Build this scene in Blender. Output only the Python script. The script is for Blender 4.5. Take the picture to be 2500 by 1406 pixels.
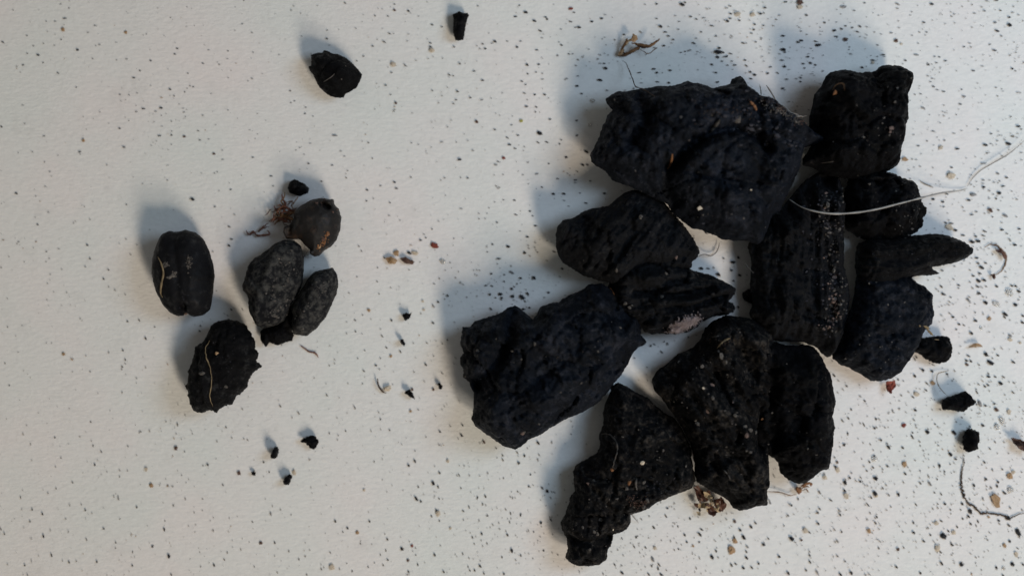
import bpy, math, random
import numpy as np
from mathutils import Vector, noise, geometry
from mathutils.bvhtree import BVHTree

random.seed(7)
C = bpy.context.scene.collection
for o in list(bpy.data.objects): bpy.data.objects.remove(o)

# one unit = 1 mm or so: the sheet in view is about 25 x 14 units
H = 27.0                       # camera height over the paper
W, HH = 2500.0, 1406.0

# ------------------------------------------------------------------ camera
cd = bpy.data.cameras.new('camera'); cam = bpy.data.objects.new('camera', cd); C.objects.link(cam)
cam.location = (0, 0, H); cd.sensor_width = 36; cd.lens = 36 * H / 25.0
cd.clip_start = 0.5; cd.clip_end = 500
cd.dof.use_dof = True; cd.dof.focus_distance = H - 0.9; cd.dof.aperture_fstop = 0.038
S = bpy.context.scene; S.camera = cam

# ------------------------------------------------------------------ world (dim room light)
w = bpy.data.worlds.new('World'); S.world = w; w.use_nodes = True
bg = w.node_tree.nodes['Background']; bg.inputs[0].default_value = (0.98, 0.975, 0.94, 1); bg.inputs[1].default_value = 0.130

# ------------------------------------------------------------------ lamps
def area(name, loc, size, power, col, sy=None):
    l = bpy.data.lights.new(name, 'AREA'); l.energy = power; l.color = col
    l.shape = 'RECTANGLE'; l.size = size; l.size_y = sy or size
    o = bpy.data.objects.new(name, l); C.objects.link(o); o.location = loc
    d = Vector((3, 0, 0)) - Vector(loc); o.rotation_euler = d.to_track_quat('-Z', 'Y').to_euler()
    return o
area('warm_window', (74, -94, 112), 24, 107000, (1.0, 0.86, 0.70))
area('second_window', (58, -100, 76), 26, 53000, (1.0, 0.89, 0.76))
area('cool_window', (22, 6, 27), 14, 5000, (0.58, 0.77, 1.0))
vs = S.view_settings; vs.view_transform = 'Standard'; vs.look = 'None'; vs.gamma = 1; vs.exposure = 0.0; vs.use_curve_mapping = False

# ------------------------------------------------------------------ helpers
def P(px, py, z=0.0):
    k = (H - z) / H
    return Vector(((px - W/2) / 100 * k, (HH/2 - py) / 100 * k, z))
def Z(x0, y0, s, pts): return [(x0 + a / s, y0 + b / s) for a, b in pts]

def tag(o, label=None, cat=None, group=None, kind=None):
    if label: o['label'] = label
    if cat: o['category'] = cat
    if group: o['group'] = group
    if kind: o['kind'] = kind
    return o

def mk(name, verts, faces, mat, parent=None, origin=None, smooth=True):
    v = np.asarray(verts, dtype=float)
    if origin is None:
        origin = np.array([v[:, 0].mean(), v[:, 1].mean(), v[:, 2].min()])
    origin = np.asarray(origin, dtype=float)
    me = bpy.data.meshes.new(name); me.from_pydata((v - origin).tolist(), [], [list(map(int, f)) for f in faces]); me.update()
    if smooth: me.polygons.foreach_set('use_smooth', [True] * len(me.polygons))
    me.materials.append(mat)
    o = bpy.data.objects.new(name, me); C.objects.link(o)
    if parent is not None:
        o.parent = parent; o.location = Vector(origin) - parent.location
    else: o.location = Vector(origin)
    return o

def empty(name, loc):
    o = bpy.data.objects.new(name, None); o.empty_display_size = 0.2; C.objects.link(o); o.location = loc
    return o

# ------------------------------------------------------------------ materials
def nmat(name):
    m = bpy.data.materials.new(name); m.use_nodes = True
    nt = m.node_tree; b = nt.nodes['Principled BSDF']
    return m, nt, b
def node(nt, t, **kw):
    n = nt.nodes.new(t)
    for k, v in kw.items():
        if k in n.inputs: n.inputs[k].default_value = v
        else: setattr(n, k, v)
    return n
def ramp(nt, src, stops):
    r = nt.nodes.new('ShaderNodeValToRGB'); e = r.color_ramp.elements
    while len(e) < len(stops): e.new(0.5)
    for el, (p, c) in zip(e, stops): el.position = p; el.color = (*c, 1)
    nt.links.new(src, r.inputs[0]); return r
def mixc(nt, fac, a, b):
    n = nt.nodes.new('ShaderNodeMix'); n.data_type = 'RGBA'
    nt.links.new(fac, n.inputs[0])
    for i, s in ((6, a), (7, b)):
        if isinstance(s, tuple): n.inputs[i].default_value = (*s, 1)
        else: nt.links.new(s, n.inputs[i])
    return n.outputs[2]

def charcoal(name, c0, c1, dustc=(0.12, 0.11, 0.10), dust=0.66, rough=0.72, grain=None, bump=0.5, spec=0.3, seed=0.0, dscale=5.0, damt=0.5):
    m, nt, b = nmat(name); L = nt.links
    tc = node(nt, 'ShaderNodeTexCoord'); mp = node(nt, 'ShaderNodeMapping'); L.new(tc.outputs['Object'], mp.inputs[0])
    mp.inputs['Location'].default_value = (seed, seed * 1.7, seed * .3)
    if grain is not None:
        mp2 = node(nt, 'ShaderNodeMapping'); L.new(mp.outputs[0], mp2.inputs[0])
        mp2.inputs['Rotation'].default_value = (0, 0, -grain); 
        mp3 = node(nt, 'ShaderNodeMapping'); L.new(mp2.outputs[0], mp3.inputs[0]); mp3.inputs['Scale'].default_value = (0.16, 1, 1)
        co = mp3.outputs[0]
    else: co = mp.outputs[0]
    n1 = node(nt, 'ShaderNodeTexNoise', Scale=1.1, Detail=8, Roughness=0.6); L.new(co, n1.inputs[0])
    col = ramp(nt, n1.outputs[0], [(0.35, c0), (0.68, c1)])
    n2 = node(nt, 'ShaderNodeTexNoise', Scale=dscale, Detail=6, Roughness=0.7); L.new(mp.outputs[0], n2.inputs[0])
    n3 = node(nt, 'ShaderNodeTexNoise', Scale=1.1, Detail=3); L.new(mp.outputs[0], n3.inputs[0])
    ad = node(nt, 'ShaderNodeMath', operation='MULTIPLY_ADD'); L.new(n3.outputs[0], ad.inputs[0]); ad.inputs[1].default_value = 0.35; L.new(n2.outputs[0], ad.inputs[2])
    dr = node(nt, 'ShaderNodeMapRange'); L.new(ad.outputs[0], dr.inputs[0]); dr.inputs[1].default_value = dust + 0.10; dr.inputs[2].default_value = dust + 0.27
    dr.inputs[4].default_value = damt
    L.new(mixc(nt, dr.outputs[0], col.outputs[0], dustc), b.inputs['Base Color'])
    b.inputs['Specular IOR Level'].default_value = spec
    rr_ = node(nt, 'ShaderNodeMapRange'); L.new(n2.outputs[0], rr_.inputs[0]); rr_.inputs[1].default_value = 0.42; rr_.inputs[2].default_value = 0.66; rr_.inputs[3].default_value = rough + 0.15; rr_.inputs[4].default_value = max(0.38, rough - 0.30)
    L.new(rr_.outputs[0], b.inputs['Roughness'])
    nb = node(nt, 'ShaderNodeTexNoise', Scale=9.0, Detail=10, Roughness=0.7); L.new(co, nb.inputs[0])
    nv = node(nt, 'ShaderNodeTexVoronoi', Scale=6.0); L.new(co, nv.inputs[0])
    ad2 = node(nt, 'ShaderNodeMath', operation='MULTIPLY_ADD'); L.new(nv.outputs[0], ad2.inputs[0]); ad2.inputs[1].default_value = 0.12; L.new(nb.outputs[0], ad2.inputs[2])
    bp = node(nt, 'ShaderNodeBump', Strength=bump, Distance=0.12); L.new(ad2.outputs[0], bp.inputs['Height'])
    L.new(bp.outputs[0], b.inputs['Normal'])
    return m

def plain(name, c0, c1, rough=0.7, scale=6.0, bump=0.3, spec=0.3, trans=0.0):
    m, nt, b = nmat(name); L = nt.links
    tc = node(nt, 'ShaderNodeTexCoord'); n1 = node(nt, 'ShaderNodeTexNoise', Scale=scale, Detail=5); L.new(tc.outputs['Object'], n1.inputs[0])
    r = ramp(nt, n1.outputs[0], [(0.35, c0), (0.65, c1)]); L.new(r.outputs[0], b.inputs['Base Color'])
    b.inputs['Roughness'].default_value = rough; b.inputs['Specular IOR Level'].default_value = spec
    if trans: b.inputs['Transmission Weight'].default_value = trans
    bp = node(nt, 'ShaderNodeBump', Strength=bump, Distance=0.05); L.new(n1.outputs[0], bp.inputs['Height']); L.new(bp.outputs[0], b.inputs['Normal'])
    return m

M = {}
M['coal'] = charcoal('charcoal', (0.0012, 0.0013, 0.0018), (0.0050, 0.0055, 0.0072), dustc=(0.05, 0.048, 0.046), spec=0.10)
M['coal_blue'] = charcoal('bluish_charcoal', (0.0015, 0.0022, 0.0038), (0.0060, 0.0082, 0.0130), dustc=(0.028, 0.030, 0.040), dust=0.58, seed=3, spec=0.11)
M['coal_black'] = charcoal('black_charcoal', (0.0010, 0.0010, 0.0012), (0.0035, 0.0035, 0.0045), dustc=(0.05, 0.045, 0.04), dust=0.70, seed=5, spec=0.08)
M['coal_dusty'] = charcoal('dusty_charcoal', (0.0012, 0.0012, 0.0015), (0.0055, 0.0055, 0.0062), dust=0.60, dscale=7, dustc=(0.07, 0.06, 0.05), seed=9, spec=0.10)
M['seed'] = charcoal('charred_seed_skin', (0.0022, 0.0022, 0.0028), (0.007, 0.0073, 0.009), dustc=(0.05, 0.05, 0.05), dust=0.66, rough=0.6, bump=0.2, seed=11, spec=0.12)
M['seed_rough'] = charcoal('crusted_seed_skin', (0.0014, 0.0014, 0.0017), (0.0048, 0.0048, 0.0055), dustc=(0.05, 0.05, 0.05), dust=0.66, bump=0.7, seed=13, spec=0.1)
M['seed_grey'] = charcoal('dusty_grey_seed_skin', (0.0045, 0.0047, 0.0058), (0.013, 0.0135, 0.015), dustc=(0.07, 0.068, 0.062), dust=0.52, dscale=7, damt=0.6, rough=0.8, bump=0.35, seed=17, spec=0.12)
M['seed_brown'] = charcoal('brownish_seed_skin', (0.0055, 0.005, 0.0052), (0.016, 0.014, 0.013), dustc=(0.06, 0.036, 0.024), dust=0.58, dscale=3, rough=0.5, bump=0.15, seed=19, spec=0.2)
for nm_, an_ in (('coal_g4', 1.62), ('coal_g8', 0.95), ('coal_g9', 0.12)):
    M[nm_] = charcoal('grained_charcoal', (0.0012, 0.0013, 0.0018), (0.0065, 0.007, 0.0088), dustc=(0.05, 0.048, 0.046), spec=0.13, grain=an_, bump=0.7, seed=an_ * 10)
M['coal_g5'] = charcoal('grained_black', (0.0010, 0.0010, 0.0013), (0.0055, 0.0055, 0.007), dustc=(0.05, 0.045, 0.04), spec=0.12, grain=0.08, bump=0.8, seed=31)
M['speck'] = plain('charcoal_dust', (0.008, 0.008, 0.010), (0.02, 0.02, 0.022))
M['speck_grey'] = plain('ash_dust', (0.16, 0.16, 0.16), (0.28, 0.27, 0.26))
M['speck_mid'] = plain('sooty_dust', (0.05, 0.05, 0.055), (0.12, 0.115, 0.11))
M['soil'] = plain('brown_soil', (0.05, 0.025, 0.018), (0.13, 0.075, 0.055))
M['red'] = plain('reddish_crumb', (0.14, 0.025, 0.015), (0.24, 0.06, 0.04))
M['tan'] = plain('tan_sand', (0.42, 0.34, 0.24), (0.60, 0.52, 0.42), rough=0.45)
M['brown'] = plain('ochre_sand', (0.26, 0.15, 0.07), (0.42, 0.28, 0.16), rough=0.5)
M['yellow'] = plain('olive_yellow', (0.30, 0.28, 0.06), (0.42, 0.38, 0.10))
M['crust'] = plain('purplish_grey_crust', (0.009, 0.009, 0.013), (0.028, 0.027, 0.034))
M['clear'] = plain('clear_quartz', (0.80, 0.78, 0.74), (0.9, 0.88, 0.85), rough=0.12, trans=0.75, spec=0.5)
M['pale'] = plain('pale_grit', (0.034, 0.031, 0.028), (0.105, 0.092, 0.080), scale=3)
M['pink'] = plain('pinkish_grit', (0.075, 0.05, 0.042), (0.16, 0.11, 0.092))
M['root_pale'] = plain('pale_rootlet', (0.10, 0.072, 0.038), (0.24, 0.18, 0.10))
M['root_brown'] = plain('brown_rootlet', (0.10, 0.05, 0.022), (0.24, 0.13, 0.06))
M['root_red'] = plain('reddish_rootlet', (0.10, 0.035, 0.02), (0.20, 0.08, 0.05))
M['root_dark'] = plain('dark_rootlet', (0.025, 0.014, 0.009), (0.075, 0.045, 0.028))
M['hair'] = plain('grey_fibre', (0.22, 0.21, 0.195), (0.34, 0.325, 0.30), rough=0.5)
M['hair_dark'] = plain('dull_fibre', (0.16, 0.14, 0.12), (0.26, 0.23, 0.20))
M['orange'] = plain('orange_flake', (0.12, 0.05, 0.02), (0.24, 0.11, 0.045))
M['husk'] = plain('brown_husk', (0.045, 0.018, 0.012), (0.13, 0.06, 0.04), rough=0.45)
M['husk_tan'] = plain('tan_husk', (0.36, 0.26, 0.15), (0.55, 0.45, 0.30))
M['mould'] = plain('pinkish_grey_fuzz', (0.18, 0.15, 0.15), (0.36, 0.30, 0.30))

# paper
m, nt, b = nmat('white_paper'); L = nt.links
tc = node(nt, 'ShaderNodeTexCoord')
na = node(nt, 'ShaderNodeTexNoise', Scale=0.32, Detail=3); L.new(tc.outputs['Object'], na.inputs[0])
ca = ramp(nt, na.outputs[0], [(0.33, (0.738, 0.757, 0.728)), (0.52, (0.770, 0.760, 0.736)), (0.70, (0.80, 0.752, 0.728))])
mpf = node(nt, 'ShaderNodeMapping'); L.new(tc.outputs['Object'], mpf.inputs[0]); mpf.inputs['Scale'].default_value = (2.0, 4.2, 1)
nf = node(nt, 'ShaderNodeTexNoise', Scale=2.2, Detail=9, Roughness=0.72); L.new(mpf.outputs[0], nf.inputs[0])
cf = ramp(nt, nf.outputs[0], [(0.3, (0.90, 0.90, 0.90)), (0.7, (1.0, 1.0, 1.0))])
mm = node(nt, 'ShaderNodeMix', data_type='RGBA', blend_type='MULTIPLY'); mm.inputs[0].default_value = 1.0
L.new(ca.outputs[0], mm.inputs[6]); L.new(cf.outputs[0], mm.inputs[7])
ns = node(nt, 'ShaderNodeTexNoise', Scale=0.9, Detail=9, Roughness=0.75); L.new(tc.outputs['Object'], ns.inputs[0])
sm = node(nt, 'ShaderNodeMapRange'); L.new(ns.outputs[0], sm.inputs[0]); sm.inputs[1].default_value = 0.56; sm.inputs[2].default_value = 0.80; sm.inputs[4].default_value = 0.42
L.new(mixc(nt, sm.outputs[0], mm.outputs[2], (0.48, 0.47, 0.45)), b.inputs['Base Color'])
b.inputs['Roughness'].default_value = 0.9; b.inputs['Specular IOR Level'].default_value = 0.15
nb2 = node(nt, 'ShaderNodeTexNoise', Scale=3.2, Detail=8, Roughness=0.65); L.new(mpf.outputs[0], nb2.inputs[0])
bp = node(nt, 'ShaderNodeBump', Strength=0.35, Distance=0.06); L.new(nb2.outputs[0], bp.inputs['Height']); L.new(bp.outputs[0], b.inputs['Normal'])
M['paper'] = m

# ------------------------------------------------------------------ the sheet of paper
def build_paper():
    xs = np.linspace(-45, 45, 121); ys = np.linspace(-30, 30, 81)
    v = []; f = []
    for j, y in enumerate(ys):
        for i, x in enumerate(xs):
            z = 0.02 * noise.noise(Vector((x * .25, y * .25, 3))) - 0.02
            v.append((x, y, z))
    n = len(xs)
    for j in range(len(ys) - 1):
        for i in range(n - 1): f.append((j*n+i, j*n+i+1, (j+1)*n+i+1, (j+1)*n+i))
    k = len(v); v += [(-45, -30, -0.3), (45, -30, -0.3), (45, 30, -0.3), (-45, 30, -0.3)]; f.append((k+3, k+2, k+1, k))
    o = mk('paper_sheet', v, f, M['paper'], origin=(0, 0, 0)); tag(o, 'sheet of white paper sprinkled with black dust under all the fragments', kind='structure')
build_paper()

# ------------------------------------------------------------------ rock / seed builder
ROCKS = []     # (object, bvh in world space)
def closed_refine(pts, step):
    out = []
    for (ax, ay), (bx, by) in zip(pts, pts[1:] + pts[:1]):
        n = max(1, int(math.hypot(bx-ax, by-ay) / step))
        for i in range(n): out.append((ax + (bx-ax)*i/n, ay + (by-ay)*i/n))
    return out
def smooth_closed(p, k):
    p = np.array(p)
    for _ in range(k): p = 0.5*p + 0.25*np.roll(p, 1, 0) + 0.25*np.roll(p, -1, 0)
    return p
def segdist(pts, A, B):
    d = np.full(len(pts), 1e9)
    for a, b in zip(A, B):
        ab = b - a; L2 = max(1e-12, (ab**2).sum())
        t = np.clip(((pts - a) @ ab) / L2, 0, 1)
        q = pts - (a + t[:, None] * ab)
        np.minimum(d, np.hypot(q[:, 0], q[:, 1]), out=d)
    return d

def rock(name, label, cat, outline, mat, T=1.2, base=0.0, w=0.7, seed=1, rough=1.0, edge=0.018, grain=None,
         gamp=0.1, feats=(), tilt=(0, 0), facet=0.12, lump=0.16, step=0.038, power=0.92, group=None, sm=1, knobs=0, fine=0.03):
    zref = base + 0.48 * T
    o2 = closed_refine(outline, step * 100 * 0.75)
    o2 = smooth_closed(o2, sm)
    pts = np.array([P(a, c, zref)[:2] for a, c in o2])
    if knobs:
        for i in range(len(pts)):
            pass
    cen = pts.mean(0)
    # crumbly rim
    nrm = np.roll(pts, -1, 0) - np.roll(pts, 1, 0); nrm = np.stack([nrm[:, 1], -nrm[:, 0]], 1)
    nrm /= np.maximum(1e-9, np.hypot(nrm[:, 0], nrm[:, 1]))[:, None]
    area2 = (pts[:, 0]*np.roll(pts[:, 1], -1) - np.roll(pts[:, 0], -1)*pts[:, 1]).sum()
    sgn = 1 if area2 > 0 else -1
    for i, q in enumerate(pts.copy()):
        n_ = noise.fractal(Vector((q[0]*3, q[1]*3, seed)), 0.8, 2.1, 5) + 0.8 * noise.noise(Vector((q[0]*14, q[1]*14, seed)))
        k_ = max(0, noise.noise(Vector((q[0]*5, q[1]*5, seed+9))) - 0.25) * knobs
        pts[i] = q + sgn * nrm[i] * (edge * (n_ + 0.9 * noise.noise(Vector((q[0]*24, q[1]*24, seed)))) + k_)
    A = pts; B = np.roll(pts, -1, 0)
    lo = pts.min(0); hi = pts.max(0)
    gx, gy = np.meshgrid(np.arange(lo[0], hi[0], step), np.arange(lo[1], hi[1], step * 0.87))
    gx = gx + (np.arange(gx.shape[0]) % 2)[:, None] * step / 2
    g = np.stack([gx.ravel(), gy.ravel()], 1)
    rs = np.random.RandomState(seed); g += rs.uniform(-0.18, 0.18, g.shape) * step
    ins = np.zeros(len(g), bool)
    for a, b_ in zip(A, B):
        c_ = ((a[1] > g[:, 1]) != (b_[1] > g[:, 1]))
        with np.errstate(divide='ignore', invalid='ignore'):
            xi = (b_[0]-a[0]) * (g[:, 1]-a[1]) / (b_[1]-a[1]) + a[0]
        ins ^= (c_ & (g[:, 0] < xi))
    g = g[ins]; dg = segdist(g, A, B); g = g[dg > step * 0.45]
    allp = np.vstack([pts, g]); nb = len(pts)
    vv, ee, ff, ov, oe, of = geometry.delaunay_2d_cdt([Vector(q) for q in allp], [(i, (i+1) % nb) for i in range(nb)], [], 1, 1e-6)
    vv = np.array([tuple(q) for q in vv])
    d = segdist(vv, A, B)
    rim = d < 1e-5
    wl = min(w * 0.8, d.max())
    t = np.clip(d / wl, 0, 1)
    prof = (1 - (1 - t)**2) ** power
    ze = 0.45 * T
    hgt = ze + (T - ze) * prof
    soft = np.clip(d / (0.25 * wl), 0, 1)
    rel = np.zeros(len(vv))
    ca_, sa_ = (math.cos(grain), math.sin(grain)) if grain is not None else (1, 0)
    for i, q in enumerate(vv):
        x, y = q - cen
        v3 = Vector((x, y, seed * 7.3))
        wv = Vector((x, y, seed * 7.3)) + 0.10 * noise.noise_vector(Vector((x * 2.2, y * 2.2, seed)))
        r = lump * 0.8 * noise.fractal(v3 * 0.9, 0.9, 2.0, 3)
        if facet:
            for fr, am in ((0.95, facet * 1.3), (2.6, facet * 0.5), (7.5, facet * 0.16)):
                dist, pp = noise.voronoi(wv * fr)
                c0 = pp[0]; hsh = noise.cell_vector(c0 * 3.7 + Vector((seed, 0, 0)))
                dd = wv * fr - c0
                gap_ = dist[1] - dist[0]
                r -= am * 0.55 * math.exp(-(gap_ / 0.07) ** 2) * (0.3 + abs(hsh.x * 2 - 1))
                r += am * (dd.x * (hsh.x * 2 - 1) * 1.4 + dd.y * (hsh.y * 2 - 1) * 1.4 + (hsh.z - 0.5) * 0.8)
        if facet > 0.04:      # stepped breaks: flat ledges with small cliffs between them
            if grain is not None: gq = Vector(((x * ca_ + y * sa_) * 0.45, (-x * sa_ + y * ca_) * 2.0, seed * 3.1))
            else: gq = Vector((x * 0.75, y * 0.75, seed * 3.1))
            sv = 3.6 * noise.fractal(gq + 0.12 * noise.noise_vector(gq * 3.0), 0.8, 2.1, 5)
            fl = math.floor(sv); fr_ = sv - fl; q_ = min(1, max(0, (fr_ - 0.42) / 0.16)); q_ = q_ * q_ * (3 - 2 * q_)
            r += facet * 0.62 * (fl + q_ + 0.25 * fr_)
        r += rough * 0.022 * (noise.ridged_multi_fractal(v3 * 2.2, 0.9, 2.1, 4, 1.0, 2.0) - 1.0)
        r += rough * fine * 0.95 * noise.fractal(v3 * 8.0, 0.5, 2.1, 4) + rough * 0.022 * noise.fractal(v3 * 3.5 + Vector((4, 4, 4)), 0.7, 2.0, 2)
        if grain is not None:
            gu = x * ca_ + y * sa_; gv = -x * sa_ + y * ca_
            g3 = Vector((gu * 0.45, gv * 4.2, seed)); r += gamp * 0.6 * noise.fractal(g3 + Vector((0, 1.5 * noise.noise(v3 * .8), 0)), 0.55, 2.3, 6)
            r += gamp * 0.35 * noise.noise(Vector((gu * 1.5, gv * 14, seed)))
        rel[i] = r
    for line, wd, am in feats:
        lp = np.array([P(a, c, zref)[:2] for a, c in line])
        if len(lp) == 1: dl = np.hypot(*(vv - lp[0]).T)
        else: dl = segdist(vv, lp[:-1], lp[1:])
        rel += am * np.exp(-(dl / (wd / 100))**2)
    hgt = hgt + rel * soft + (vv[:, 0]-cen[0]) * tilt[0] + (vv[:, 1]-cen[1]) * tilt[1]
    hgt = np.maximum(hgt, 0.08)
    hb = ze * (1 - np.clip(d / (0.5*wl), 0, 1) ** 0.6) + (vv[:, 0]-cen[0]) * tilt[0] + (vv[:, 1]-cen[1]) * tilt[1]
    hb = np.where(rim, hgt, np.minimum(hb * 0.95, hgt - 0.03)); hb = np.maximum(hb, 0.0)
    top = np.column_stack([vv, base + hgt]); n = len(vv)
    remap = np.arange(n); ni = np.where(~rim)[0]; remap[ni] = n + np.arange(len(ni))
    k = 1 - 0.10 * np.clip(1 - hb[ni] / max(ze, .01), 0, 1)
    bot = np.column_stack([cen + (vv[ni] - cen) * k[:, None], base + hb[ni]])
    ff2 = []
    for f in ff:
        a, b_, c_ = f
        cr = (vv[b_][0]-vv[a][0])*(vv[c_][1]-vv[a][1]) - (vv[b_][1]-vv[a][1])*(vv[c_][0]-vv[a][0])
        if cr < 0: b_, c_ = c_, b_
        ff2.append((a, b_, c_))
        if not (rim[a] and rim[b_] and rim[c_]): ff2.append((remap[a], remap[c_], remap[b_]))
    V = np.vstack([top, bot])
    o = mk(name, V, ff2, mat, origin=(cen[0], cen[1], base))
    tag(o, label, cat, group)
    bvh = BVHTree.FromPolygons([tuple(q) for q in V], [tuple(map(int, f)) for f in ff2])
    ROCKS.append((o, bvh))
    return o

def hit(px, py, only=None):
    """point on the topmost surface seen at that spot, and its normal"""
    o0 = Vector((0, 0, H)); d = (P(px, py) - o0).normalized(); best = (P(px, py), Vector((0, 0, 1)), None); bd = 1e9
    for ob, bvh in ROCKS:
        if only is not None and ob is not only: continue
        loc, nn, idx, dist = bvh.ray_cast(o0, d)
        if loc is not None and dist < bd: bd = dist; best = (loc, nn, ob)
    return best

# ------------------------------------------------------------------ small lumps (shared meshes)
def ico(sub):
    import bmesh
    bm = bmesh.new(); bmesh.ops.create_icosphere(bm, subdivisions=sub, radius=1); bm.verts.ensure_lookup_table()
    v = np.array([tuple(q.co) for q in bm.verts]); f = [tuple(x.index for x in q.verts) for q in bm.faces]; bm.free()
    return v, f
ICO1 = ico(1); ICO2 = ico(2)
def lump_verts(base, sd, amp=0.45, flat=0.6):
    v = base[0].copy(); rr = random.Random(sd)
    off = Vector((rr.uniform(-50, 50), rr.uniform(-50, 50), rr.uniform(-50, 50)))
    for i, q in enumerate(v):
        n_ = noise.fractal(Vector(q) * 1.3 + off, 0.8, 2.0, 3)
        dist, pp = noise.voronoi(Vector(q) * 1.4 + off)
        v[i] = q * (1 + amp * n_ - amp * 0.5 * dist[0])
    v[:, 2] *= flat
    return v
SHAPES = {}
def shape(kind, i, mat):
    key = (kind, i % 7, mat)
    if key not in SHAPES:
        base = ICO2 if kind == 'big' else ICO1
        v = lump_verts(base, i % 7 + 31, 0.55, 0.62)
        me = bpy.data.meshes.new('lump'); me.from_pydata(v.tolist(), [], base[1]); me.materials.append(M[mat])
        SHAPES[key] = me
    return SHAPES[key]
def lump(name, loc, r, mat, i, parent=None, ar=1.0, ang=None, big=False, zs=1.0):
    o = bpy.data.objects.new(name, shape('big' if big else 'small', i, mat)); C.objects.link(o)
    if parent is not None: o.parent = parent; loc = Vector(loc) - parent.location
    o.location = loc; o.scale = (r * ar, r / ar ** .5, r * zs); o.rotation_euler = (0, 0, random.uniform(0, 6.28) if ang is None else ang)
    return o

def spline(pts, n):
    p = [np.array(q, float) for q in pts]; p = [2*p[0]-p[1]] + p + [2*p[-1]-p[-2]]; out = []
    for i in range(1, len(p) - 2):
        for k in range(n):
            t = k / n
            out.append(0.5*((2*p[i]) + (p[i+1]-p[i-1])*t + (2*p[i-1]-5*p[i]+4*p[i+1]-p[i+2])*t*t + (3*p[i]-p[i-1]-3*p[i+1]+p[i+2])*t**3))
    out.append(p[-2]); return out
def tube_geo(path, rad, sides=6, wob=0.25, sd=0, taper=True, flat=1.0):
    V = []; F = []; n = len(path)
    for i, q in enumerate(path):
        a = path[max(0, i-1)]; b_ = path[min(n-1, i+1)]; d = Vector(b_ - a)
        if d.length < 1e-9: d = Vector((1, 0, 0))
        d.normalize(); s = d.cross(Vector((0, 0, 1)));
        if s.length < 1e-4: s = Vector((1, 0, 0))
        s.normalize(); u = s.cross(d)
        r = rad * (1 + wob * noise.noise(Vector((i * .35, sd, 0))) * 2)
        if taper: r *= min(1, 0.35 + 2.6 * min(i, n-1-i) / n)
        for k in range(sides):
            an = 2*math.pi*k/sides
            V.append(tuple(Vector(q) + s*math.cos(an)*r + u*math.sin(an)*r*flat))
    for i in range(n-1):
        for k in range(sides):
            k2 = (k+1) % sides; F.append((i*sides+k, i*sides+k2, (i+1)*sides+k2, (i+1)*sides+k))
    F.append(tuple(range(sides))[::-1]); F.append(tuple((n-1)*sides+k for k in range(sides)))
    return V, F
def thread(name, pts, rad, mat, parent=None, lift=None, n=6, wob=0.25, jit=0.0, flat=1.0, zs=None, only=None):
    """pts in photo pixels laid on whatever is below (or at heights zs)"""
    sp = spline(pts, n); out = []
    if zs is not None: zz = [q[0] for q in spline([(z_, 0) for z_ in zs], n)]
    for i, q in enumerate(sp):
        q = q + np.array([noise.noise(Vector((i*.6, rad*99, 1))), noise.noise(Vector((i*.6, rad*99, 5)))]) * jit
        if zs is None:
            h, nn, ob = hit(q[0], q[1], only); out.append(np.array(h) + np.array([0, 0, (lift if lift is not None else rad * .7)]))
        else: out.append(np.array(P(q[0], q[1], zz[i])))
    z_ = np.array([q[2] for q in out]); 
    for _ in range(2): z_ = np.maximum(z_, (np.roll(z_, 1) + np.roll(z_, -1)) / 2) if len(z_) > 3 and parent is None and zs is None else z_
    for q, a in zip(out, z_): q[2] = a if zs is None and 0 < 1 else q[2]
    V, F = tube_geo(out, rad, sd=len(pts) * 3.1 + pts[0][0], wob=wob, flat=flat)
    return mk(name, V, F, M[mat], parent=parent)

def flake(name, outline, mat, zlo=0.02, th=0.03, bend=0.15, parent=None, sd=1, lay=None):
    """small thin leaf-like scrap with thickness"""
    rj = random.Random(int(sd * 7) + len(outline)); o3 = []
    for (ax, ay), (bx, by) in zip(outline, outline[1:] + outline[:1]):
        o3 += [(ax, ay)] + [(ax + (bx-ax)*t + rj.uniform(-1.6, 1.6), ay + (by-ay)*t + rj.uniform(-1.6, 1.6)) for t in (.33, .66)]
    outline = o3
    c = np.mean(np.array(outline), 0); V = []; n = len(outline)
    ring = [[(1-s)*c + s*np.array(q) for q in outline] for s in (1.0, 0.55)]
    def zf(q): 
        z0 = zlo if lay is None else hit(q[0], q[1], lay)[0][2] + zlo
        return z0 + bend * (0.5 + noise.noise(Vector((q[0]*.06, q[1]*.06, sd)))) + .03 * noise.noise(Vector((q[0]*.35, q[1]*.35, sd)))
    for side in (0, 1):
        for rg in ring:
            for q in rg: p = P(q[0], q[1], zf(q)); V.append((p.x, p.y, p.z + side * th))
        p = P(c[0], c[1], zf(c)); V.append((p.x, p.y, p.z + side * th * 1.4))
    m_ = 2*n + 1; F = []
    for s_ in (0, 1):
        o_ = s_ * m_
        for i in range(n):
            j = (i+1) % n
            q = (o_+i, o_+j, o_+n+j, o_+n+i); t_ = (o_+n+i, o_+n+j, o_+2*n)
            F.append(q if s_ else q[::-1]); F.append(t_ if s_ else t_[::-1])
    for i in range(n):
        j = (i+1) % n; F.append((i, j, m_+j, m_+i))
    return mk(name, V, F, M[mat], parent=parent, smooth=False)


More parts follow.
